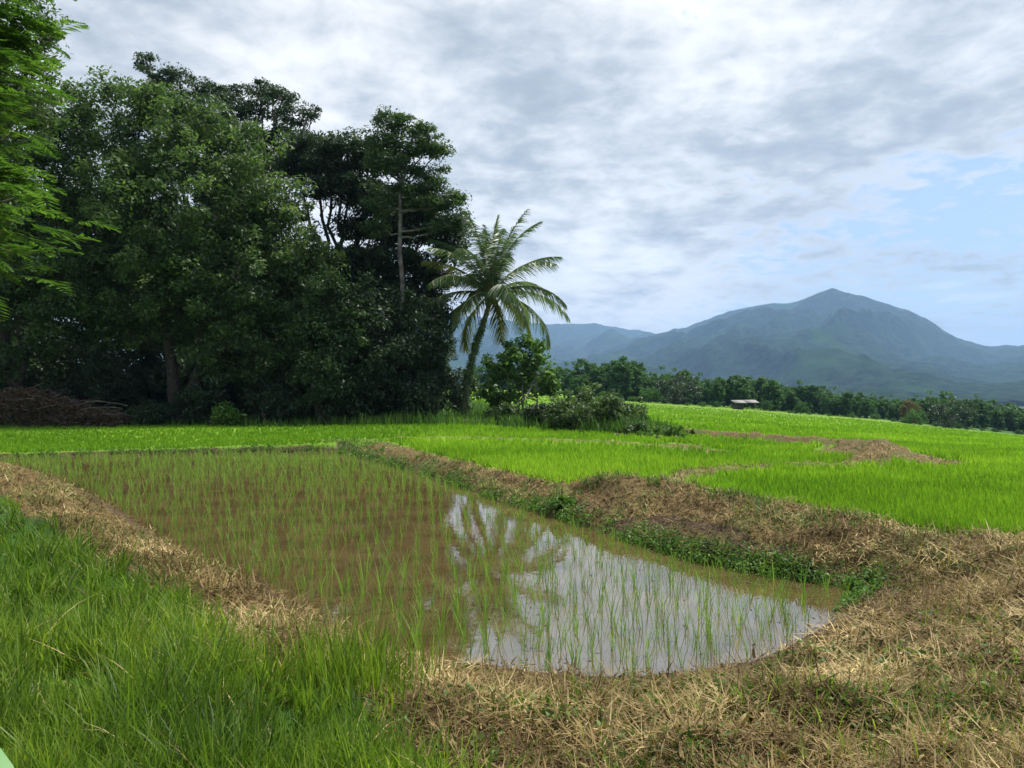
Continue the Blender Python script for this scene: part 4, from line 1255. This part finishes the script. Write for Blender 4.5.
V, F, A = leafquads(C, Nn, sz, sz * .55, rng, rng.random(m), np.clip(fbm(X * 3, Y * 3, 2, 5) * 1.4 - .2, 0, 1))
tag(mk('waterside_weeds', V, F, M['weed'], A=A), 'green creeping weeds along the foot of the straw dike', None, kind='stuff')
# tussocks of rough grass along the dike
rng = np.random.default_rng(121)
n = 9000
t = rng.random(n) * (len(RIDGE) - 3); si = t.astype(int); fr = t - si
RA = np.array(RIDGE)
X = RA[si, 0] * (1 - fr) + RA[si + 1, 0] * fr + rng.normal(0, .4, n); Y = RA[si, 1] * (1 - fr) + RA[si + 1, 1] * fr + rng.normal(0, .4, n)
k = rng.random(n) < np.clip((fbm(X * 1.5, Y * 1.5, 3, 151) - .45) * 4, 0, 1) + .8 * (X < -5)
k &= (sdist(POND, X, Y) > .05)
X, Y = X[k], Y[k]; m = len(X); Z = height(X, Y)
emit_blades('dike_grass', X, Y, Z, .06 + .12 * rng.random(m), .008 + .0008 * Y, rng.uniform(0, 6.28, m), rng.uniform(0, .8, m), rng.uniform(.1, 1.2, m), 3, 'weed', rng.uniform(.2, 1, m), rng, 'olive green grass tufts growing on the dike')

# ------------------------------------------------------------------ rice of the dry-standing fields
rng = np.random.default_rng(130)
n = 190000
py = 403 + 145 * rng.random(n) ** 1.15
px = rng.uniform(-120, 1180, n)
D = (CAM_H - .3) * FPX / (py - 395)
X = (px - 512) / FPX * D; Y = D
k = (Y < 150)
X, Y = X[k], Y[k]
gvm = sdist(GROVE, X, Y)
k = field_mask(X, Y) & (gvm > 0) & ~((X > -3) & (Y < 8.5))
X, Y = X[k], Y[k]
wd_ = np.hypot((X - WC[0]) / 1.8, (Y - WC[1]) / 2.6)
k = rng.random(len(X)) < np.clip(.2 + wd_ * .6, 0, 1)
X, Y = X[k], Y[k]
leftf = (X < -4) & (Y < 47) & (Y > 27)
Z = height(X, Y)
m = len(X)
Hh = (.15 + .11 * rng.random(m)) * np.where(leftf, .7, 1)
rep = 4
Xr, Yr, Zr, Hr = [np.repeat(v, rep) for v in (X, Y, Z, Hh)]
m3 = len(Xr)
Xr = Xr + rng.normal(0, .03, m3); Yr = Yr + rng.normal(0, .03, m3)
cl = np.clip(fbm(Xr * .35, Yr * .35, 4, 161) * 2.0 - .42, 0, 1) * np.where(np.repeat(leftf, rep), .35, 1)  # left strip before the grove: tree shade painted in as a darker rice tint
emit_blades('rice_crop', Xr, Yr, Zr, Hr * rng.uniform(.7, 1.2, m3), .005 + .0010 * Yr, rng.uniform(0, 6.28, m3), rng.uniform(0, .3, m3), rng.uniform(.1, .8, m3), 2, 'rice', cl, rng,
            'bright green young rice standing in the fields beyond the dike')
# weeds and tall grass strips round the palm and below the grove
rng = np.random.default_rng(131)
n = 60000
py = rng.uniform(408, 447, n); px = rng.uniform(-60, 720, n)
D = (CAM_H - .3) * FPX / (py - 395)
X = (px - 512) / FPX * D; Y = D
gvd = sdist(GROVE, X, Y) + (fbm(X * .6, Y * .6, 3, 44) - .5) * 3
k = (gvd < .8) & (gvd > -9)
X, Y = X[k], Y[k]; m = len(X); Z = height(X, Y, False)
hh = (.25 + .45 * rng.random(m) * fbm(X * .5, Y * .5, 3, 171) * 1.6) * np.where(X > -9, 1.45, 1)
emit_blades('weed_strip', X, Y, Z, hh, .035 + .02 * rng.random(m), rng.uniform(0, 6.28, m), rng.uniform(0, .35, m), rng.uniform(.1, 1., m), 3, 'weed',
            np.clip(fbm(X * .4, Y * .4, 3, 181) * 1.9 - .25, 0, 1), rng, 'rough green weeds along the foot of the grove and palm')

# ------------------------------------------------------------------ transplanted rice in the flooded paddy
rng = np.random.default_rng(140)
ca, sa = math.cos(.12), math.sin(.12)
gx, gy = np.meshgrid(np.arange(-32, 9, .21), np.arange(4, 31, .25))
gx = gx.ravel(); gy = gy.ravel()
X = gx * ca - gy * sa + 3 + rng.normal(0, .035, len(gx)); Y = gx * sa + gy * ca + rng.normal(0, .04, len(gx))
k = (sdist(POND, X, Y) < -.05) & (rng.random(len(X)) < .92 - .35 * (fbm(X * .5, Y * .5, 2, 7) > .6) - .012 * np.maximum(Y - 9, 0))
X, Y = X[k], Y[k]
pxs = 512 + FPX * X / Y
vis = (pxs > -5) & (pxs < 1029)
order = np.argsort(np.where(vis, Y, 1e6))
ind = order[:300]; rest = np.setdiff1d(np.arange(len(X)), ind)
def clump_pts(x, y, rng, nb=6):
    m = nb
    P = np.stack([x + rng.normal(0, .012, m), y + rng.normal(0, .012, m), np.full(m, -.06)], 1)
    return P
protoc = []
for s in range(6):
    r = np.random.default_rng(200 + s)
    nb = int(r.integers(6, 11))
    P = clump_pts(0, 0, r, nb)
    V, F, A = blades(P, r.uniform(.24, .50, nb), r.uniform(.005, .009, nb), r.uniform(0, 6.28, nb), r.uniform(.02, .35, nb), r.uniform(.05, 1.0, nb), 5, r.random(nb), None, r.uniform(.1, .9, nb))
    if s == 0:
        o = mk('rice_seedling', V, F, M['seedling'], A=A)
        me0 = o
        protoc.append(o.data)
    else:
        o = mk('rice_seedling', V, F, M['seedling'], A=A); protoc.append(o.data); bpy.data.objects.remove(o)
for n_, k in enumerate(ind):
    if n_ == 0: o = me0
    else:
        o = me0.copy(); COL.objects.link(o)
    o.data = protoc[rng.integers(6)]
    o.location = (X[k], Y[k], 0)
    o.rotation_euler = (0, 0, rng.uniform(0, 6.28))
    s = rng.uniform(.7, 1.15); o.scale = (s, s, s)
    tag(o, 'thin green rice seedling standing among many in the near water of the paddy', 'rice seedling', 'rice seedlings in the near part of the flooded paddy')
nb = 6
XR = np.repeat(X[rest], nb); YR = np.repeat(Y[rest], nb); m = len(XR)
XR = XR + rng.normal(0, .014, m); YR = YR + rng.normal(0, .014, m)
V, F, A = blades(np.stack([XR, YR, np.full(m, -.05)], 1), rng.uniform(.15, .36, m), .004 + .00030 * YR, rng.uniform(0, 6.28, m), rng.uniform(.02, .35, m), rng.uniform(.05, 1., m), 3, rng.random(m),
                 None, np.clip(.35 + .03 * YR, 0, 1) * rng.uniform(.5, 1, m))
tag(mk('rice_seedlings_beyond', V, F, M['seedling'], A=A), 'rice seedlings filling the farther part of the flooded paddy', None, kind='stuff')
# floating bits
rng = np.random.default_rng(150)
n = 14000
py = rng.uniform(455, 680, n); px = rng.uniform(0, 880, n)
D = CAM_H * FPX / (py - 395); X = (px - 512) / FPX * D; Y = D
k = (sdist(POND, X, Y) < 0) & (rng.random(n) < np.clip((fbm(X * .9, Y * .9, 3, 191) - .35) * 4, .05, 1) * (.35 + .65 * (sdist(POND, X, Y) > -.7)))
X, Y = X[k], Y[k]; m = len(X)
C = np.stack([X, Y, np.full(m, .004)], 1)
Nn = rng.normal(size=(m, 3)) * .06 + [0, 0, 1]; Nn /= np.linalg.norm(Nn, axis=1)[:, None]
sz = .02 + .06 * rng.random(m) ** 2
V, F, A = leafquads(C, Nn, sz, sz * .25, rng, rng.random(m), rng.random(m), 0)
V[:, 2] = np.maximum(V[:, 2], .002)
tag(mk('floating_debris', V, F, M['deadleaf'], A=A), 'brown bits of straw floating on the muddy water', None, kind='stuff')

# ------------------------------------------------------------------ haze
HZ = bpy.data.materials.new('haze'); HZ.use_nodes = True
q = NT(HZ.node_tree); q.n.clear()
out = q.node('ShaderNodeOutputMaterial'); pv = q.node('ShaderNodeVolumePrincipled')
pv.inputs['Color'].default_value = (.36, .60, .96, 1)
pv.inputs['Density'].default_value = .000105
pv.inputs['Anisotropy'].default_value = .2
q.l.new(pv.outputs[0], out.inputs['Volume'])
zmin = min(float(GZ.min()), -14) - 1
v, f, a = box((0, 0, (zmin + 1000) / 2), (25000, 25000, 1000 - zmin))
hz = mk('haze', v, f, HZ); tag(hz, kind='stuff')
